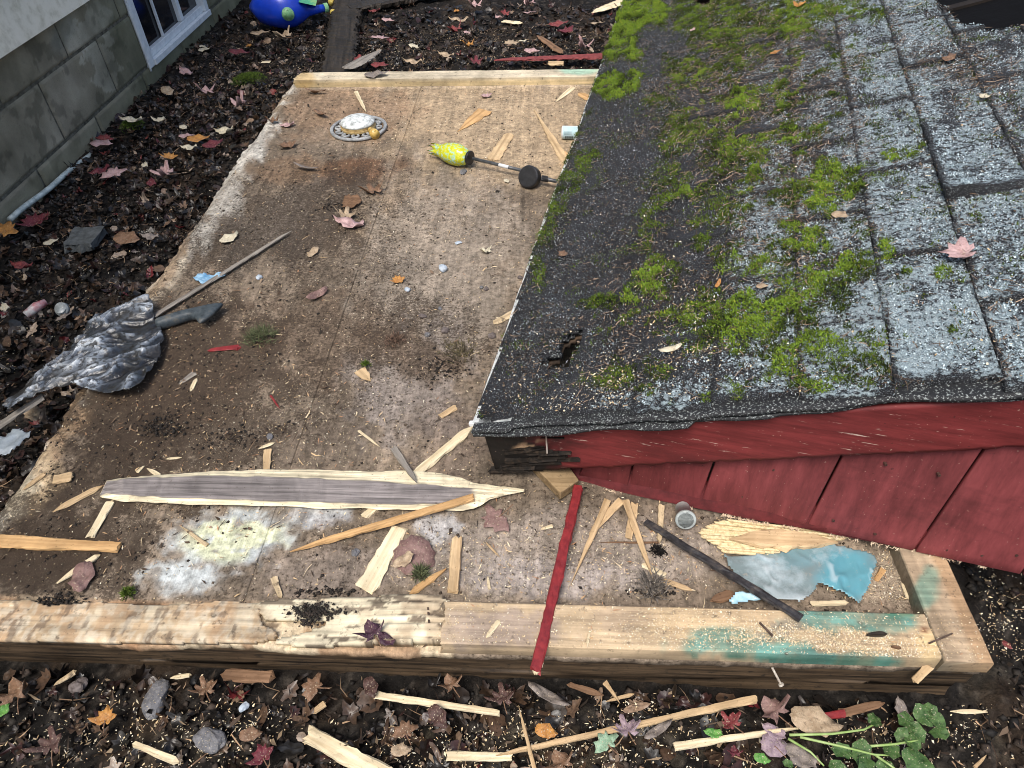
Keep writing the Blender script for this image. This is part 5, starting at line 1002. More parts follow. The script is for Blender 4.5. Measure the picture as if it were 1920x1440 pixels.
sheet_poly('plastic_film', [(1352, 1042), (1400, 1046), (1455, 1040), (1482, 1030), (1520, 1024), (1565, 1026), (1612, 1036), (1640, 1046), (1642, 1066), (1632, 1098), (1612, 1138), (1575, 1118), (1536, 1100), (1515, 1122), (1497, 1134), (1450, 1134), (1420, 1124), (1395, 1100), (1372, 1078)], .006, fm, 'clear grey and blue plastic film bunched behind the green stained sill', 'plastic film', .013, .004, 9, 532, col=filmc, puff=.006)
sheet_poly('plastic_film_corner', [(1365, 1128), (1380, 1116), (1410, 1116), (1432, 1130), (1400, 1136), (1370, 1140)], .012, m_noise('pale_blue_film', (.25, .45, .55), (.55, .75, .82), 20, .3, .5), 'pale blue film scrap folded over the back edge of the front sill', 'plastic film', .022, .004, 12, 540)
sheet_poly('blue_wrapper', [(363, 526), (372, 515), (398, 519), (420, 512), (424, 520), (396, 532), (376, 537)], .003, m_noise('blue_wrapper', (.10, .25, .42), (.38, .58, .72), 40, .4, .4), 'small crumpled light blue wrapper under the thin grey green stick', 'wrapper', .014, .003, 20, 550)
sheet_poly('bark_tuft', [(640, 392), (648, 370), (672, 366), (681, 382), (662, 394)], .002, MW['brown'], 'curled dark brown bark flake beyond the middle of the floor', 'bark', .014, .004, 20, 555)
# ------------------------------------------------------------------ grey plastic handle: tube flaring into a wedge
A = Acc(); ctr = [(291, 609), (305, 605), (325, 599), (345, 592), (362, 588), (378, 588), (392, 590), (404, 594)]; hw = [.017, .018, .018, .0175, .018, .030, .048, .058]; hh = [.017, .018, .018, .017, .016, .014, .012, .009]; V = []; n = 18
Pc = [hit(*q, .02) for q in ctr]
for i, p in enumerate(Pc):
    d = Pc[min(i+1, 7)]-Pc[max(i-1, 0)]; d /= np.linalg.norm(d); s_ = np.cross([0, 0, 1.], d); s_ /= np.linalg.norm(s_)
    for k in range(n):
        a = 2*math.pi*k/n; V.append(p+s_*hw[i]*np.sign(math.cos(a))*abs(math.cos(a))**(.7)+np.array([0, 0, 1.])*hh[i]*math.sin(a)*(1.0)+np.array([0, 0, max(0, .004*(i-4))]))
Fc = [(i*n+k, i*n+(k+1) % n, (i+1)*n+(k+1) % n, (i+1)*n+k) for i in range(7) for k in range(n)]+[tuple(reversed(range(n))), tuple(range(7*n, 8*n))]
o = mk('plastic_handle', V, Fc, m_noise('slate_plastic', (.018, .024, .028), (.06, .075, .085), 40, .5, .4, .2, c3=(.13, .12, .10)), None, True); tag(o, 'dirty slate grey plastic handle flaring to a wedge beside the black bag', 'handle', kind='thing')
m = o.modifiers.new('s', 'SUBSURF'); m.levels = m.render_levels = 1
# ------------------------------------------------------------------ sprinkler
sc = hit(673, 243, 0); sp = empty('lawn_sprinkler', sc, 'round metal lawn sprinkler with scrolled ring base and brass hose fitting', 'sprinkler')
IRON = m_noise('worn_grey_metal', (.16, .17, .17), (.45, .46, .46), 50, .42, .6)
def ring(A, c, r0, r1, z0, z1, n=56):
    V = []
    for k in range(n):
        a = 2*math.pi*k/n
        for (r, z) in ((r0, z0), (r1, z0), (r1, z1), (r0, z1)): V.append((c[0]+r*math.cos(a), c[1]+r*math.sin(a), c[2]+z))
    A.add(V, [(k*4+j, ((k+1) % n)*4+j, ((k+1) % n)*4+(j+1) % 4, k*4+(j+1) % 4) for k in range(n) for j in range(4)])
A = Acc(); ring(A, sc, .106, .120, .003, .013); bevel(A.make('base_ring', IRON, sp), .003)
for k in range(12):
    a0 = 2*math.pi*k/12; pts = [sc+np.array([math.cos(a0+f)*r, math.sin(a0+f)*r, .009]) for f, r in [(.0, .062), (.16, .070), (.22, .084), (.12, .096), (-.04, .098), (-.12, .086), (-.02, .078)]]
    Acc().tube(pts, [.005]*5+[.006, .007], 8).make('scroll', IRON, sp, True)
A = Acc(); ring(A, sc, .001, .074, .012, .020); ring(A, sc, .060, .070, .020, .034); A.make('drum', m_noise('brass_band', (.30, .20, .08), (.55, .42, .20), 60, .4, .5), sp)
A = Acc(); n = 48; prof = [(.001, .052), (.040, .050), (.058, .046), (.068, .040), (.072, .034), (.070, .030), (.001, .030)]; V = []
for r, z in prof: V += [(sc[0]+r*math.cos(2*math.pi*k/n), sc[1]+r*math.sin(2*math.pi*k/n), sc[2]+z) for k in range(n)]
A.add(V, [(i*n+k, (i+1)*n+k, (i+1)*n+(k+1) % n, i*n+(k+1) % n) for i in range(len(prof)-1) for k in range(n)])
A.make('white_cap', m_noise('chipped_white_enamel', (.16, .17, .16), (.66, .70, .68), 45, .5, .4, .4, c3=(.78, .80, .78)), sp, True)
a = hit(698, 247, .02); d = hit(714, 262, .02)-a; d /= np.linalg.norm(d); BR = m_noise('yellow_brass', (.42, .26, .06), (.72, .50, .14), 50, .35, .6)
A = Acc(); A.tube([a-d*.02, a+d*.006, a+d*.008, a+d*.034, a+d*.035, a+d*.016], [.012, .012, .019, .020, .015, .013], 18, False); A.make('hose_fitting', BR, sp, True)
A = Acc(); A.tube([a+d*.015, a+d*.017], [.014, .001], 16); A.make('fitting_bore', m_noise('black_hole', (.004, .004, .004), (.01, .01, .01)), sp)
# ------------------------------------------------------------------ solar stake light with glass tulip
c0 = hit(880, 296, .042); c1 = hit(815, 280, .036); ax = c0-c1; L = np.linalg.norm(ax); ax /= L; s1 = np.cross(ax, [0, 0, 1.]); s1 /= np.linalg.norm(s1); s2 = np.cross(s1, ax)
lt = empty('solar_garden_light', c0*[1, 1, 0], 'fallen garden stake light with yellow and green glass tulip shade', 'garden light')
gm2, t, b = nodes('yellow_green_glass', .12, .7); v = tex(t, 75, 3, .6, mapscale=(1, 1, 1), kind='noise'); v2 = tex(t, 40, 4)
c = ramp(t, v, [(.40, (.62, .66, .02)), (.5, (.82, .80, .04)), (.58, (.42, .72, .42)), (.66, (.62, .85, .75))]); t.links.new(c, b.inputs[0]); b.inputs['Transmission Weight'].default_value = .25; bump(t, b, v2, .4, .003)
V = []; n = 24; st_ = [(0, .016), (.10, .030), (.28, .040), (.48, .041), (.66, .035), (.80, .026), (.90, .019), (1.0, .017)]
for i, (f, r) in enumerate(st_):
    for k in range(n):
        a_ = 2*math.pi*k/n; lob = math.cos(a_*6); rr_ = r*(1+(.22*lob if f > .85 else .03*lob)); ff = f+(.16*max(0, lob) if i == 7 else (.06*max(0, lob) if i == 6 else 0))
        V.append(c0-ax*L*ff+(s1*math.cos(a_)+s2*math.sin(a_))*rr_)
Fc = [(i*n+k, i*n+(k+1) % n, (i+1)*n+(k+1) % n, (i+1)*n+k) for i in range(7) for k in range(n)]; o = mk('glass_shade', V, Fc, gm2, lt, True); m = o.modifiers.new('s', 'SOLIDIFY'); m.thickness = .003
BK = m_noise('black_plastic', (.010, .010, .011), (.022, .022, .024), 60, .4, .5, .1)
A = Acc(); A.tube([c0-ax*.004, c0+ax*.006, c0+ax*.0065], [.026, .027, .006], 28); bevel(A.make('shade_collar', BK, lt), .0015)
e0, e1 = hit(886, 297, .042), hit(1000, 325, .030); Acc().tube([e0, e1], .0062, 12).make('stake_tube', m_noise('grey_tube', (.035, .038, .04), (.09, .095, .10), 40, .35, .6), lt, True)
a, b_ = e0+(e1-e0)*.44, e0+(e1-e0)*.60; Acc().tube([a, b_], .0067, 12).make('paper_sticker', m_noise('paper', (.6, .62, .62), (.72, .74, .74), 40, .6), lt, True)
sd = hit(993, 332, .036); nn = np.array([-.45, -.75, .55]); nn /= np.linalg.norm(nn); A = Acc()
A.tube([sd-nn*.018, sd-nn*.017, sd+nn*.012, sd+nn*.016, sd+nn*.0165], [.030, .040, .041, .036, .001], 32); bevel(A.make('solar_disc', BK, lt), .002)
e2 = hit(1016, 334, .034); e3 = hit(1062, 344, .030); A = Acc(); A.tube([e2, e2+(e3-e2)*.3, e3], [.011, .007, .006], 12); A.make('lower_stake', m_noise('dark_tube', (.03, .032, .035), (.10, .105, .11), 40, .35, .6), lt, True)
wc = []; 
for k in range(40): wc.append(e2+(e3-e2)*(.25*k/40)+np.array([0, math.cos(k*.9)*.011, math.sin(k*.9)*.011]))
Acc().tube(wc, .0016, 6).make('wire', BK, lt, True)
# ------------------------------------------------------------------ white container with printed label
ca, cb = hit(1053, 248, .026), hit(1100, 249, .026); d = (cb-ca)/np.linalg.norm(cb-ca); A = Acc(); s_ = np.cross([0, 0, 1.], d)
ct = empty('white_container', ca*[1, 1, 0], 'small white plastic tub with barcode label lying half under the roof edge', 'container')
A.tube([ca, ca+d*.003, cb], [.021, .0255, .0255], 28); A.make('tub', m_noise('white_plastic', (.62, .66, .66), (.74, .78, .78), 30, .4, .4, .05), ct, True)
def wrap(a0, a1, x0, x1, rad, mat, name):
    V = []; n = 10
    for k in range(n+1):
        a = math.radians(a0+(a1-a0)*k/n); dirv = s_*-1*math.cos(a)*-1+np.array([0, 0, 1.])*math.sin(a)
        for x in (x0, x1): V.append(ca+d*x+dirv*rad)
    return mk(name, V, [(2*k, 2*k+1, 2*k+3, 2*k+2) for k in range(n)], mat, ct, True)
INK = m_noise('black_ink', (.012, .012, .014), (.02, .02, .022), 50, .6); SKY = m_noise('pale_blue_print', (.38, .55, .60), (.50, .66, .70), 50, .6)
wrap(95, 255, .006, .10, .0258, SKY, 'paper_label')
for k in range(14):
    x0 = .016+k*.0024; w = .0010 if k % 3 else .0017; wrap(188, 222, x0, x0+w, .0261, INK, 'barcode_line')
for a0 in (150, 158, 166, 174): wrap(a0, a0+2.5, .012, .050-.004*(a0 % 4), .0261, INK, 'text_line')
# ------------------------------------------------------------------ plastic cap / vial
ca = hit(1285, 972, .028); d = np.array([-.05, -.8, .42]); d /= np.linalg.norm(d); A = Acc(); vi = empty('plastic_vial', ca*[1, 1, 0], 'translucent white plastic vial lying under the saw cut of the siding', 'vial')
VM = m_noise('cloudy_plastic', (.26, .29, .28), (.46, .50, .48), 30, .35, .5, .1)
A.tube([ca-d*.05, ca, ca+d*.001, ca+d*.008, ca+d*.009, ca+d*.009, ca+d*.002], [.016, .018, .022, .022, .020, .017, .016], 28, False); A.make('vial_body', VM, vi, True)
A = Acc(); A.tube([ca+d*.001, ca+d*.0025], [.0185, .0175], 28); A.tube([ca+d*.0026, ca+d*.0045], [.011, .010], 24); A.make('vial_lid', m_noise('cloudy_lid', (.36, .40, .39), (.52, .56, .55), 20, .35, .5), vi, True)
# ------------------------------------------------------------------ blue jug on its side
jc = hit(548, 12, GH+.07); jug = empty('blue_jug', (jc[0], jc[1], GZ), 'blue plastic sprayer jug with green knob and long neck lying on its side', 'jug')
BL = m_noise('blue_plastic', (.006, .035, .42), (.012, .065, .62), 8, .28, .6, .05); GRN = m_noise('green_plastic', (.12, .34, .16), (.30, .55, .28), 40, .4, .5, .1)
def W3(px, py, z): return hit(px, py, z)
A = Acc(); rr0 = []
pts = [W3(470, 14, .0), W3(488, 14, .0), W3(505, 14, .0), W3(530, 14, .0), W3(552, 15, -.005), W3(566, 18, -.02), W3(578, 19, -.03), W3(592, 18, -.03), W3(608, 15, -.03)]
A.tube(pts, [.02, .085, .105, .115, .105, .072, .036, .024, .021], 28); o = A.make('jug_body', BL, jug, True)
A = Acc(); p = pts[8]; dd = pts[8]-pts[7]; dd /= np.linalg.norm(dd); A.tube([p-dd*.002, p+dd*.022], [.027, .026], 18); A.tube([p+dd*.022, p+dd*.024], .018, 18); bevel(A.make('neck_cap', GRN, jug), .002)
kp = pts[3]*.6+pts[4]*.4; kd = (O-kp); kd /= np.linalg.norm(kd); kd = kd+np.array([0, -.12, -.30]); kd /= np.linalg.norm(kd); kc = kp+kd*.108; A = Acc(); A.tube([kc-kd*.02, kc+kd*.012, kc+kd*.020, kc+kd*.021, kc+kd*.010], [.036, .036, .033, .026, .024], 24, False); A.make('knob', GRN, jug, True)
A = Acc(); A.tube([kc+kd*.006, kc+kd*.008], .026, 20); s_ = np.cross(kd, [0, 0, 1.]); s_ /= np.linalg.norm(s_); u_ = np.cross(s_, kd); A.add([kc+kd*q+u_*.022*a+s_*.005*b for q in (.008, .018) for a, b in ((-1, -1), (1, -1), (1, 1), (-1, 1))], BF); A.make('knob_grip', m_noise('dark_green_plastic', (.04, .14, .06), (.08, .22, .10), 40, .4), jug)
o = mk('jug_label', [q for q in [W3(x, y, z) for x, y, z in [(560, 4, .045), (592, 11, .02), (596, -8, .03), (562, -12, .06)]]]+[W3(x, y, z-.05) for x, y, z in [(560, 4, .045), (592, 11, .02), (596, -8, .03), (562, -12, .06)]], BF, m_noise('green_yellow_label', (.03, .25, .22), (.10, .42, .20), 8, .4, .4, .05, c3=(.55, .62, .15)), jug)
for lab, (x, y), r in (('small yellow plastic funnel tip beside the neck of the blue jug', (623, 24), .02), ('yellow plastic cap lying beyond the blue jug', (622, 4), .03)):
    p = hit(x, y, GH+.02); A = Acc(); q = np.array([.5, -.75, .3]); q /= np.linalg.norm(q); A.tube([p-q*.02, p+q*.01, p+q*.02, p+q*.019, p], [r*.4, r*.7, r, r*.8, r*.5], 20, False); tag(A.make('yellow_cap', m_noise('yellow_plastic', (.50, .36, .05), (.68, .55, .14), 40, .4, .5), None, True), lab, 'plastic cap', kind='thing')
# ------------------------------------------------------------------ crushed can and ring lid in the litter
p = hit(118, 578, GH+.03); A = Acc(); A.tube([p+[0, 0, -.004], p+[0, -.01, .004]], .022, 22); A.tube([p+[.0, -.01, .0045], p+[0, -.0105, .006]], [.018, .017], 22); tag(A.make('can_end', m_noise('dull_can_end', (.16, .18, .18), (.40, .43, .43), 30, .35, .6), None, True), 'dull grey can end standing in the litter above the black bag', 'can', kind='thing')
p = hit(74, 580, GH+.03); A = Acc(); A.tube([p+[-.03, -.03, 0], p+[-.005, 0, .01], p+[.015, .025, .012]], [.012, .016, .010], 12); o = A.make('crushed_can', m_noise('red_white_can', (.35, .015, .03), (.5, .55, .55), 22, .35, .6, .6, .004), None, True); tag(o, 'small crushed red and silver can beside the dull can end', 'can', kind='thing')
# ------------------------------------------------------------------ stones
def lmat(name, a, b_, c3=None):
    m, t, b = nodes(name, .55, .35); n = tex(t, 55, 6, .75); n2_ = tex(t, 160, 4, .7)
    c = ramp(t, n, [(.33, a), (.62, b_)]); c = mix(t, ramp(t, n2_, [(.55, 0.), (.68, .7)]), c, tuple(v*.35 for v in a)); c = mix(t, ramp(t, tex(t, 330, 3, .6), [(.63, 0.), (.66, .85)]), c, (.52, .44, .31)); t.links.new(c, b.inputs[0]); bump(t, b, n, .8, .003); return m
def stone(px, py, rpx, z, mat, label, asp=(1, .7, .55), rot=0, seed=1, name='stone'):
    p = hit(px, py, z)-np.array([0, 0, .006 if z < -.05 else 0]); r = pxw(px, py, 1, 0, rpx*2, z)/2; me = bpy.data.meshes.new(name); import bmesh
    bm = bmesh.new(); bmesh.ops.create_icosphere(bm, subdivisions=3, radius=1.)
    for v in bm.verts:
        c_ = v.co; f = 1+.35*(float(fbm(c_.x*1.3+seed, c_.y*1.3+c_.z, 1, 3, seed))-.5)*2; v.co = Vector((c_.x*r*asp[0]*f, c_.y*r*asp[1]*f, c_.z*r*asp[2]*f))
    bm.to_mesh(me); bm.free(); me.materials.append(mat); o = bpy.data.objects.new(name, me); COL.objects.link(o); o.location = p+np.array([0, 0, r*asp[2]*.6]); o.rotation_euler = (0, 0, rot); return tag(o, label, 'stone', None, 'thing')
SG_ = lmat('grey_stone', (.07, .07, .075), (.20, .20, .21)); SL = m_noise('pale_blue_stone', (.30, .36, .42), (.52, .58, .64), 60, .7, .3, .4); SBR = m_noise('brown_stone', (.07, .055, .05), (.20, .17, .16), 60, .8, .3, .5)
for i, (x, y, r, z, mt, lab, asp) in enumerate([
 (290, 1312, 25, GH, SG_, 'rough grey stone dusted with sawdust just below the floor rim', (.8, 1.5, .5)), (392, 1388, 25, GH, SG_, 'large flat grey stone in the soil near the bottom edge', (.9, 1.3, .5)), (457, 1324, 9, GH+.01, SL, 'pale blue pebble on the soil above the large grey stone', (.8, 1.1, .6)), (146, 1285, 15, GH, SBR, 'dark speckled stone beside the splinter under the rotten rim', (1, .9, .6)),
 (831, 506, 10, 0, SL, 'largest pale blue pebble on the middle of the floor', (1, .8, .7)), (764, 545, 6, 0, SL, 'pale blue pebble below the small orange leaf', (.9, 1, .7)), (801, 629, 6, 0, SG_, 'small pale grey pebble close to a purplish one', (1, .9, .7)), (835, 622, 7, 0, SBR, 'purplish pebble close to a small pale one', (.9, 1.1, .8)), (923, 632, 7, 0, SBR, 'purplish round pebble nearest the roof edge', (1, 1, .8)),
 (486, 522, 6, 0, SL, 'white blue pebble near the blue wrapper', (.9, 1, .7)), (860, 456, 6, 0, SL, 'small whitish flat pebble alone on the upper floor', (1.2, .8, .4)), (506, 820, 8, 0, SG_, 'grey blue pebble above the pinkish offcut', (1, .8, .6)), (793, 594, 6, 0, SBR, 'dark brown pebble left of the roof hole level', (1.3, .8, .6)), (912, 543, 5, 0, SBR, 'tiny dark pebble near the roof edge at mid floor', (1, .9, .7)), (903, 540, 4, 0, SG_, 'tiny grey pebble touching the tiny dark one', (1, .9, .7)), (825, 580, 4, 0, SG_, 'tiny round pebble above the purplish pair', (1, 1, .8)),
 (667, 1037, 8, 0, SG_, 'dark grey pebble between the pale lath and white spill', (1.1, .9, .6)), (975, 522, 5, .0, SBR, 'little brown pebble at the foot of the moss covered roof edge', (1, 1, .7)), (869, 322, 9, 0, SG_, 'flat grey stone chip under the glass tulip shade', (1.2, .7, .25)), (1000, 541, 6, GH, SG_, 'hidden grey pebble', (1, 1, .6))][:-1]):
    stone(x, y, r, z, mt, lab.replace('left of the roof hole level', 'beyond the two purplish pebbles'), asp, i*1.3, i+3)
stick('grey_brick', 'dark grey brick fragment half buried in the leaf litter by the wall', 'brick', (132, 455), (193, 452), 34, 32, .03, m_noise('slate_brick', (.05, .055, .055), (.11, .12, .12), 40, .8), GH+.004, None, 0, 0, .05)
# ------------------------------------------------------------------ named leaves
LMT = dict(tan=lmat('leaf_tan', (.26, .18, .11), (.48, .37, .25)), cream=lmat('leaf_cream', (.45, .40, .28), (.66, .60, .45)), pink=lmat('leaf_pink', (.30, .17, .16), (.55, .38, .37)), red=lmat('leaf_red', (.10, .018, .02), (.24, .05, .05)), dark=lmat('leaf_dark', (.035, .018, .016), (.11, .06, .05)), crimson=lmat('leaf_crimson', (.07, .012, .018), (.16, .03, .042)), brown=lmat('leaf_brown', (.10, .055, .03), (.24, .14, .085)), orange=lmat('leaf_orange', (.25, .10, .03), (.55, .27, .07)), purple=lmat('leaf_purple', (.17, .12, .145), (.36, .27, .30)), green=lmat('leaf_green', (.04, .16, .03), (.16, .36, .08)), grey=lmat('leaf_grey', (.12, .10, .09), (.27, .23, .20)), plum=lmat('leaf_plum', (.03, .012, .022), (.09, .04, .06)), mauve=lmat('leaf_mauve', (.15, .085, .075), (.26, .16, .14)), pgreen=lmat('leaf_pale_green', (.14, .26, .15), (.34, .48, .34)))
LK = dict(maple=[LT[0], LT[1], LT[2], LT[7]], oval=[LT[3], LT[4]], round=[LT[5]], sliver=[LT[6]])
Dd, Gr = 0.004, GH+.022
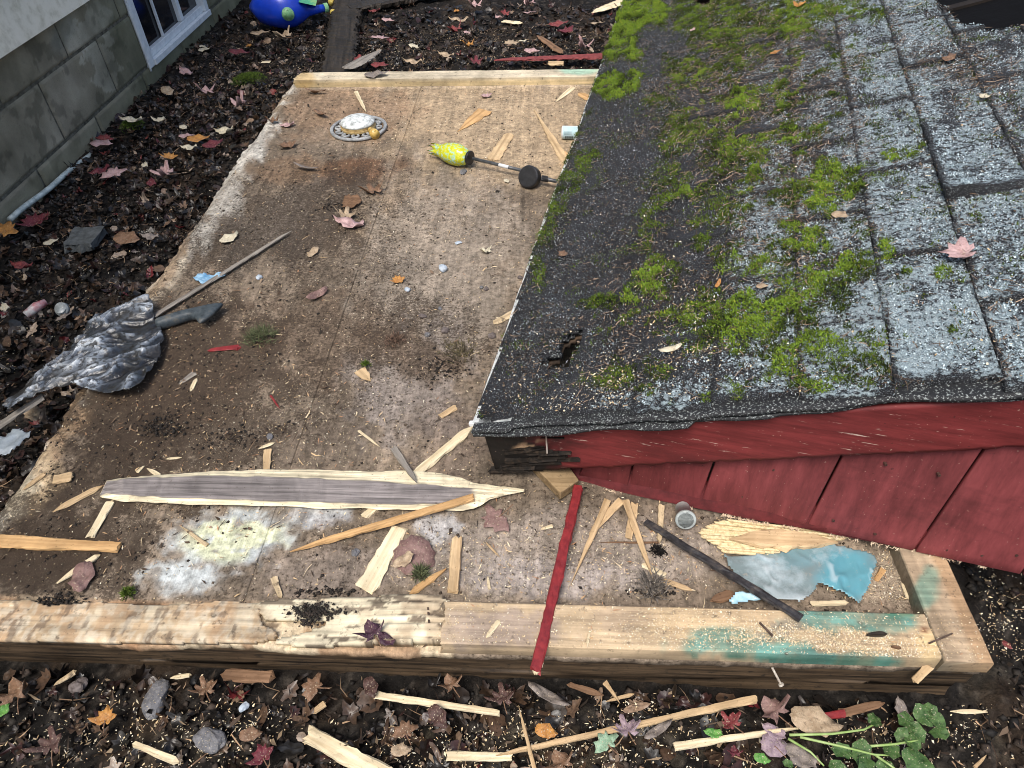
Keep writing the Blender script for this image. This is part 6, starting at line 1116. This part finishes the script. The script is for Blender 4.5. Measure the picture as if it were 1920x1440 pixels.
LV_ = [ # px, py, size px, z, kind, colour, label, rotation, curl
 (656, 422, 52, Dd, 'oval', 'pink', 'folded pinkish tan leaf lying on the middle of the floor', 1.2), (648, 408, 40, Dd, 'maple', 'tan', 'pale tan leaf tucked behind the folded pinkish one', .3), (431, 448, 38, Dd, 'oval', 'cream', 'pale yellowish cupped leaf on the floor near the rotten edge', 2.6), (587, 474, 28, Dd, 'oval', 'tan', 'tan upright curled leaf between seam and grey green stick', 0), (702, 362, 44, Dd, 'maple', 'brown', 'spidery brown leaf just below the orange stained patch', .4),
 (594, 556, 44, Dd, 'sliver', 'mauve', 'narrow pinkish curled leaf beside the long floor seam', -.9), (747, 528, 26, Dd, 'maple', 'orange', 'tiny salmon orange leaf above the pale blue pebble', .8), (934, 972, 66, .006, 'maple', 'mauve', 'curled mauve brown oak leaf below the tip of the broken plank', 2.2), (776, 1044, 78, .006, 'round', 'mauve', 'large round plum brown leaf beside the tan square peg', .3), (757, 1052, 40, .012, 'oval', 'tan', 'rolled tan leaf edge lying over the large round leaf', 2.2),
 (155, 1084, 62, .005, 'oval', 'mauve', 'flat round pinkish brown leaf near the front rim', .6), (702, 1190, 54, .026, 'maple', 'plum', 'shiny dark plum leaf hanging over the front sill', .3), (724, 1200, 36, .026, 'oval', 'plum', 'folded dark purple leaf half beside the shiny plum one', 1.2), (540, 236, 26, Dd, 'oval', 'pink', 'greyish pink leaf scrap beyond the sprinkler near the rim', 1.5), (541, 276, 34, Dd, 'maple', 'brown', 'crumpled brown leaf between rotten rim and orange stain', .9), (603, 216, 34, Dd, 'sliver', 'brown', 'dark curled strip leaf beside the sprinkler', 1.1), (573, 318, 40, Dd, 'sliver', 'grey', 'dark curled leaf strip on the brown stain', 1.3), (515, 231, 24, Dd, 'maple', 'brown', 'small dark leaf on the pale mouldy rim', .2), (590, 175, 36, Dd, 'sliver', 'brown', 'thin brown leaf strip in front of the back sill', 1.5),
 (912, 182, 22, Dd, 'maple', 'pink', 'small lilac pink leaf near the back sill', .2), (950, 340, 14, Dd, 'oval', 'cream', 'tiny cream leaf scrap under the solar disc', .4), (912, 473, 24, Dd, 'maple', 'cream', 'frilly cream leaf scrap near the roof edge', .4), (120, 895, 1, Dd, 'oval', 'tan', '', 0),
 # litter beside wall
 (349, 137, 30, Gr, 'oval', 'pink', 'pink curled leaf on bare soil under the window', 1.1), (390, 178, 34, Gr, 'maple', 'pink', 'dusty pink star leaf between window and rotten rim', .5), (452, 199, 38, Gr, 'maple', 'pink', 'bright pink and white leaf beside the rotten floor corner', 1.9), (314, 173, 32, Gr, 'oval', 'tan', 'pale tan leaf lying against the foot of the blocks by the window', .9), (248, 227, 34, GH+.04, 'oval', 'cream', 'cream leaf resting on the moss clump by the wall', 1.5), (299, 228, 26, Gr, 'maple', 'cream', 'white frilled leaf beside the moss clump', .1), (344, 240, 20, Gr, 'oval', 'cream', 'small round white leaf above the dark red one', .6),
 (423, 247, 36, Gr, 'oval', 'cream', 'broad pale leaf beside a curled blue grey one', 1.6), (349, 256, 24, Gr, 'oval', 'pink', 'small greyish pink leaf in front of the white one', 1.5), (400, 272, 36, Gr, 'oval', 'crimson', 'crimson curled leaf close to the rotten rim', 2.3), (192, 272, 40, Gr, 'oval', 'pink', 'broad pink leaf at the upper end of the metal pipe', 1.6), (196, 261, 28, Gr, 'maple', 'red', 'red leaf behind the broad pink one at the pipe end', .3), (214, 328, 44, Gr, 'maple', 'pink', 'large pale pink leaf in the middle of the litter strip', .6), (190, 322, 34, Gr, 'oval', 'crimson', 'dark red leaf behind the large pale pink one', 1.9), (318, 297, 28, Gr, 'maple', 'orange', 'small orange leaf in the litter strip', .4), (272, 311, 18, Gr, 'oval', 'cream', 'small bright cream leaf between orange and pink leaves', .3), (311, 329, 44, Gr, 'maple', 'pink', 'pinkish red speckled leaf in the litter strip', 2.), (285, 345, 26, Gr, 'oval', 'crimson', 'small wine red leaf under the speckled pink one', .4), (356, 278, 26, Gr, 'oval', 'cream', 'pale narrow leaf above the floor edge', 1.7), (372, 262, 36, Gr, 'oval', 'orange', 'orange brown long leaf near the rotten rim', 1.9),
 (66, 420, 46, Gr, 'maple', 'crimson', 'big dark red leaf at the near end of the metal pipe', .9), (84, 410, 26, Gr, 'oval', 'red', 'red oval leaf overlapping the big dark red one', .2), (8, 435, 50, Gr, 'maple', 'orange', 'rust brown leaf standing at the wall foot at the frame edge', .2), (240, 450, 50, Gr, 'oval', 'brown', 'wide brown leaf lying next to the brick fragment', 1.5), (283, 445, 28, Gr, 'oval', 'grey', 'grey pink leaf between brown leaf and rotten rim', 1.3), (43, 500, 38, Gr, 'oval', 'red', 'scarlet leaf in the dark litter above the cans', 1.5), (96, 455, 24, Gr, 'oval', 'cream', 'yellow white leaf beside the brick fragment', 2.), (10, 578, 24, Gr, 'oval', 'cream', 'tiny cream leaf beside the crushed can', .8), (48, 523, 20, Gr, 'sliver', 'tan', 'small pointed tan leaf below the scarlet one', .5), (118, 596, 26, Gr, 'maple', 'grey', 'grey papery leaf under the dull can end', .5), (60, 775, 42, GH+.03, 'oval', 'tan', 'warm tan leaf in the gap between black bag and rotten rim', .6), (448, 100, 34, Gr, 'oval', 'crimson', 'dark crimson leaf on bare soil beyond the litter', 1.5), (383, 94, 20, Gr, 'oval', 'cream', 'pale egg shaped leaf under the window sill', 1.6), (380, 88, 14, Gr, 'oval', 'cream', 'tiny pale leaf touching the egg shaped one', 1.3),
 (488, 64, 32, Gr, 'oval', 'tan', 'flat tan leaf on bare soil near the blue jug', 1.6), (534, 71, 36, Gr, 'maple', 'tan', 'star shaped tan leaf with long stalk below the blue jug', .9), (477, 16, 20, Gr, 'oval', 'pink', 'small pinkish leaf beside the jug body', .9), (468, 87, 16, Gr, 'oval', 'orange', 'small ochre leaf beside the dark crimson one', .3),
 # behind back sill
 (893, 16, 30, Gr, 'maple', 'pink', 'pink star leaf at the top edge of the yard', .4), (948, 28, 20, Gr, 'maple', 'red', 'small bright red leaf beyond the short pale lath', .2), (936, 34, 20, Gr, 'oval', 'pink', 'pale pink leaf touching the small bright red one', .7), (994, 11, 30, Gr, 'maple', 'pink', 'pink leaf over a yellow stalk at the top edge', 1.), (858, 60, 28, Gr, 'maple', 'red', 'vivid red leaf in the middle of the back soil', .8), (876, 62, 16, Gr, 'oval', 'pink', 'small pink leaf beside the vivid red one', .5), (727, 39, 22, Gr, 'oval', 'pink', 'pinkish leaf on the soil beyond the dark timber', 1.6), (882, 88, 22, Gr, 'maple', 'orange', 'orange leaf near the middle of the back soil', .4), (1063, 62, 36, Gr, 'maple', 'crimson', 'deep crimson leaf near the roof edge', 1.1), (1047, 47, 34, Gr, 'oval', 'red', 'dull red leaf behind the deep crimson one', 1.6), (703, 22, 20, Gr, 'oval', 'red', 'small red leaf near the black board', 1.5), (980, 78, 20, Gr, 'oval', 'cream', 'white folded leaf between red leaves', 2.7), (837, 105, 28, Gr, 'oval', 'tan', 'tan leaf close behind the back sill', 1.4), (997, 97, 28, Gr, 'oval', 'pink', 'pink oval leaf above the thin red strip', 1.5), (776, 118, 30, Gr, 'oval', 'tan', 'tan leaf leaning against the back sill', 1.8), (711, 72, 34, Gr, 'maple', 'pink', 'crumpled pink leaf beyond the grey green wedge', .4), (667, 112, 24, GH+.03, 'oval', 'red', 'pinkish red leaf between dark timber and grey wedge', 2.4), (893, 119, 30, Gr, 'maple', 'crimson', 'crimson leaf right behind the back sill', .2), (712, 124, 32, GH+.04, 'oval', 'red', 'red leaf against the back sill near the wedge', 1.3), (857, 22, 16, Gr, 'oval', 'orange', 'tiny orange leaf near the top edge', .4), (862, 40, 34, Gr, 'oval', 'tan', 'pale tan leaf above the vivid red one', 1.6), (992, 25, 22, Gr, 'oval', 'pink', 'small pink leaf under the one with the yellow stalk', 1.3), (1095, 92, 34, Gr, 'maple', 'pink', 'pink brown leaf beside the roof edge', .4), (960, 82, 30, Gr, 'maple', 'tan', 'light tan leaf beside the white folded one', .7), (1120, 45, 26, Gr, 'oval', 'tan', 'tan leaf under the pale splinter at the roof edge', .9), (776, 88, 22, Gr, 'oval', 'cream', 'small cream leaf above the leaning tan one', .9), (705, 142, 40, .042, 'oval', 'grey', 'grey crumpled leaf lying on top of the back sill', 1.4),
 # front ground
 (36, 1306, 66, Gr, 'maple', 'brown', 'big dull brown leaf below the rotten front corner', .6), (198, 1350, 42, Gr, 'maple', 'orange', 'bright orange leaf on the soil below the floor', .4), (470, 1378, 38, Gr, 'oval', 'brown', 'cupped tan brown leaf beyond the big grey stone', 1.9), (494, 1421, 46, Gr, 'maple', 'crimson', 'dusty wine red leaf at the bottom edge', .4), (848, 1287, 44, Gr, 'maple', 'brown', 'crumpled reddish brown leaf under the front face', .4), (1026, 1308, 74, Gr, 'sliver', 'grey', 'large grey folded leaf below the end of the red strip', 1.1), (944, 1312, 50, Gr, 'maple', 'dark', 'black wet leaf beside the large grey folded one', .4), (1176, 1372, 52, Gr, 'maple', 'purple', 'mauve pink leaf behind the longest tan stick', .4), (1138, 1396, 50, Gr, 'maple', 'pgreen', 'pale green leaf under the longest tan stick', .9), (1024, 1372, 40, Gr, 'oval', 'orange', 'orange brown leaf above the longest tan stick', 1.5), (760, 1373, 46, Gr, 'maple', 'brown', 'dull ochre brown leaf beyond the short pale lath', .4), (1056, 1434, 56, Gr, 'maple', 'brown', 'mottled ochre leaf cut by the bottom edge', .4), (822, 1345, 46, Gr, 'oval', 'dark', 'dark folded leaf among sawdust below the free lath', .9), (752, 1408, 36, Gr, 'oval', 'tan', 'small tan leaf just beyond the broad pale batten', 1.6),
 (1450, 1398, 46, Gr, 'round', 'purple', 'round mauve leaf below the splintered double lath', .4), (1378, 1414, 28, Gr, 'maple', 'crimson', 'small crimson leaf below the double lath', .2), (1428, 1423, 28, Gr, 'oval', 'green', 'small green leaf near the round mauve one', 1.4), (1337, 1375, 30, Gr, 'oval', 'green', 'green leaf above the double lath', 1.2), (1453, 1337, 66, Gr, 'maple', 'mauve', 'large mauve brown leaf beside the red painted splinter', .4), (1371, 1358, 44, Gr, 'maple', 'red', 'dusty red leaf behind the double lath', .9), (1526, 1356, 84, Gr, 'oval', 'tan', 'broad dusty pale leaf in front of the red painted splinter', 1.5), (1690, 1330, 36, Gr, 'oval', 'grey', 'pointed grey leaf near the sill corner', .4), (1450, 1372, 40, Gr, 'oval', 'purple', 'greyish mauve leaf behind the double lath tip', 1.1), (1232, 1372, 56, Gr, 'sliver', 'grey', 'dark grey leaf beside the mauve pink one', 1.9), (1500, 1420, 60, Gr, 'oval', 'grey', 'brown grey leaf under the weed stems', .9), (1888, 1210, 18, Gr, 'oval', 'red', 'tiny red leaf on the black soil beyond the end sill', .4), (100, 1400, 60, Gr, 'maple', 'dark', 'dark brown leaf sunk in sawdust at the near corner', .4), (10, 1330, 30, Gr, 'oval', 'green', 'small green leaf at the frame edge', .2), (590, 1290, 50, Gr, 'maple', 'brown', 'brown leaf in the soil beneath the sill remnant', 1.4), (385, 1295, 44, Gr, 'maple', 'brown', 'ochre leaf under the bark slab', .6), (695, 1290, 40, Gr, 'oval', 'dark', 'dark red brown leaf under the sill beyond the free lath', .4),
]
for i, (x, y, s, z, kd_, cl_, lab, rot_) in enumerate(LV_):
    if not lab: continue
    V0, F0 = random.Random(i).choice(LK[kd_]); rr = random.Random(i*7+1); size = pxw(x, y, 1, 0, s, z)*(.95 if kd_ == 'maple' else 1.0)
    V1 = V0*np.array([1, 1, 1.0]); V1 = V1-[0, 0, V1[:, 2].min()*.9]; o = mk('leaf' if kd_ != 'maple' else 'maple_leaf', V1*size, F0, LMT[cl_], None, True)
    o.location = hit(x, y, z); o.rotation_euler = (rr.gauss(0, .10), rr.gauss(0, .10), rot_+rr.uniform(-.3, .3)); tag(o, lab, 'leaf', 'fallen leaves', 'thing')
    m = o.modifiers.new('s', 'SOLIDIFY'); m.thickness = .0006
    if kd_ in ('maple', 'round') and s > 30: # stalk
        st = Acc().tube(np.array([(0, -.05, .0), (.02, -.35, .02), (.06, -.62, .01)])*size+[0, 0, .003], .0011, 5).make('stalk', LMT['brown']); st.parent = o
for i, (x, y, s, kd_, cl_, lab) in enumerate([(1498, 16, 26, 'maple', 'orange', 'orange leaf on the upper part of the shingles'), (1576, 415, 32, 'oval', 'tan', 'tan leaf on the shingles above the moss strip'), (1349, 545, 26, 'sliver', 'orange', 'orange brown leaf upright beside the biggest moss patch'), (1431, 549, 22, 'oval', 'tan', 'tan leaf scrap on the moss above the biggest patch'), (1807, 489, 62, 'maple', 'pink', 'large pink curled leaf lying on the bare grey shingles'), (1060, 488, 30, 'oval', 'brown', 'brown leaf on the dark shingles near the eave'), (1262, 668, 42, 'sliver', 'cream', 'pale yellow leaf strip at a shingle edge'), (1455, 107, 20, 'oval', 'orange', 'small yellow brown leaf in the roof needles'), (1715, 20, 20, 'sliver', 'cream', 'pale leaf at the rim of the big roof hole'), (1780, 118, 30, 'oval', 'brown', 'brown leaf between upper shingle tabs'), (1845, 190, 20, 'oval', 'cream', 'small cream leaf on the highest tabs'), (1235, 595, 18, 'oval', 'dark', 'dark red leaf scrap in the moss'), (1300, 62, 18, 'oval', 'pink', 'tiny pink leaf on the mossy top of the roof')]):
    u, v = ruv(x, y); p = rp(u, v, .014).reshape(3); V0, F0 = LK[kd_][0]; size = pxw(x, y, 1, 0, s, .3)*.9; Vl = (V0-[0, 0, V0[:, 2].min()])*size
    o = mk('roof_leaf', Vl, F0, LMT[cl_], None, True); a = random.Random(i).uniform(0, 6.28); X_ = RV*math.cos(a)+EV*math.sin(a); Y_ = np.cross(NV, X_); M = np.eye(4); M[:3, 0], M[:3, 1], M[:3, 2], M[:3, 3] = X_, Y_, NV, p; o.matrix_world = Matrix(M.tolist()); tag(o, lab, 'leaf', 'leaves on the roof', 'thing'); m = o.modifiers.new('s', 'SOLIDIFY'); m.thickness = .0006
# ------------------------------------------------------------------ moss cushions on the ground, tufts on the floor
def tuft(px, py, rpx, z, label, n=900, col=((.03, .06, .01), (.14, .20, .03)), h=.02, cat='moss', name='moss_clump', L=.008, flat=.35):
    c = hit(px, py, z); r = pxw(px, py, 1, 0, rpx*2, z)/2; V = []; q = RNG.normal(0, .42, (n, 2)); q = q[(q**2).sum(1) < 1]; n = len(q); hz = h*np.sqrt(np.clip(1-(q**2).sum(1), 0, 1))
    P = c+np.stack([q[:, 0]*r, q[:, 1]*r, hz*(.6+.4*RNG.random(n))], -1); d = RNG.normal(0, .5, (n, 3))+[0, 0, .8]; d[:, :2] += q*.9; d /= np.linalg.norm(d, axis=1)[:, None]; s_ = np.cross(d, RNG.normal(0, 1, (n, 3))); s_ /= np.linalg.norm(s_, axis=1)[:, None]
    Ln = L*(.5+RNG.random(n))[:, None]; w = (.0009+.0009*RNG.random(n))[:, None]; V = np.stack([P-s_*w, P+s_*w, P+d*Ln], 1).reshape(-1, 3); f = RNG.random((n, 1)); C = np.repeat(np.array(col[0])*(1-f)+np.array(col[1])*f, 3, 0)
    return tag(mk(name, V, np.arange(3*n).reshape(n, 3), AM, None, False, None, C), label, cat, kind='thing')
tuft(468, 153, 32, GH, 'olive moss cushion on the soil beside the rotten floor corner', 2600, h=.035); tuft(249, 240, 22, GH, 'olive moss cushion at the foot of the block wall', 1800, h=.035)
tuft(491, 634, 30, .001, 'wispy grey green grass tuft on the middle of the floor', 420, ((.05, .06, .03), (.16, .18, .09)), .012, 'grass tuft', 'grass_tuft', .022); tuft(243, 1116, 11, .001, 'small dark green moss tuft by the front rim', 420, h=.018)
tuft(788, 1078, 14, .004, 'grey green moss scrap beside the orange splinter and round leaf', 300, ((.05, .06, .03), (.18, .20, .10)), .010, 'grass tuft', 'grass_tuft', .016); tuft(686, 685, 9, .006, 'tiny moss tuft stuck to the knobbly chip', 160, h=.008); tuft(1232, 1034, 14, .002, 'black charred tuft of bark fibres below the stubby offcut', 200, ((.006, .006, .006), (.02, .018, .016)), .006, 'bark', 'bark_tuft', .010); tuft(1226, 1100, 34, .002, 'grey fibrous tangle at the foot of the long sliver', 380, ((.06, .055, .05), (.25, .22, .19)), .006, 'fibre tangle', 'fibre_tangle', .018)
tuft(740, 640, 22, .001, 'brown hairy bark scrap on the middle of the floor', 260, ((.05, .035, .025), (.22, .14, .10)), .006, 'bark', 'bark_scrap', .012)
tuft(860, 660, 40, .001, 'olive needle heap at the foot of the roof edge', 420, ((.05, .045, .03), (.18, .15, .08)), .005, 'needles', 'needle_heap', .012)
# ------------------------------------------------------------------ weed with trefoil leaves
we = empty('clover_weed', hit(1600, 1400, GH), 'uprooted green weed with scalloped leaves and pale stems lying in the sawdust', 'weed')
WG = lmat('weed_leaf_green', (.022, .060, .016), (.085, .16, .045)); WS = m_noise('weed_stem', (.20, .32, .08), (.38, .48, .20), 30, .5, .4)
zz = GH+.03
for pts in ([(1480, 1378), (1560, 1376), (1620, 1368), (1650, 1352)], [(1500, 1382), (1580, 1400), (1640, 1415), (1690, 1417)], [(1620, 1400), (1680, 1395), (1720, 1388)], [(1640, 1415), (1665, 1432), (1690, 1450)], [(1478, 1385), (1520, 1410), (1545, 1436)]):
    P = [hit(x, y, zz+.01*math.sin(k*1.2)) for k, (x, y) in enumerate(pts)]; Pf = []
    for k in range(len(P)-1):
        for j in range(5): Pf.append(P[k]+(P[k+1]-P[k])*j/5)
    Pf.append(P[-1]); Acc().tube(Pf, np.linspace(.0026, .0015, len(Pf)), 7).make('stem', WS, we, True)
for i, (x, y, s) in enumerate([(1700, 1352, 46), (1732, 1342, 52), (1758, 1352, 44), (1718, 1372, 50), (1762, 1375, 36), (1640, 1350, 40), (1712, 1392, 46), (1690, 1378, 34), (1615, 1412, 56), (1580, 1408, 44), (1625, 1435, 48), (1570, 1438, 40), (1672, 1408, 44), (1720, 1428, 74), (1662, 1440, 50), (1478, 1432, 24), (1745, 1330, 34)]):
    rr = random.Random(i+50); n = 18; V = [(0, 0, 0)]
    for rg in (.5, 1.):
        for k in range(n):
            a = 2*math.pi*k/n; r = rg*(.5*(1+.09*math.cos(6*a)+.07*rr.random())); V.append((r*math.cos(a), r*math.sin(a)*.8, .10*rg*math.cos(2*a+i)+.05*math.sin(5*a)*rg))
    Fc = [(0, 1+k, 1+(k+1) % n) for k in range(n)]+[(1+k, 1+n+k, 1+n+(k+1) % n, 1+(k+1) % n) for k in range(n)]
    size = pxw(x, y, 1, 0, s*.78, zz); p = hit(x, y, zz+rr.uniform(-.006, .012)); a = rr.random()*6.28; c_, s_ = math.cos(a), math.sin(a)
    V = np.array(V)*size; V = np.stack([V[:, 0]*c_-V[:, 1]*s_, V[:, 0]*s_+V[:, 1]*c_, V[:, 2]+V[:, 0]*rr.gauss(0, .25)], -1)+p; o = mk('weed_leaf', V, Fc, WG, we, True)
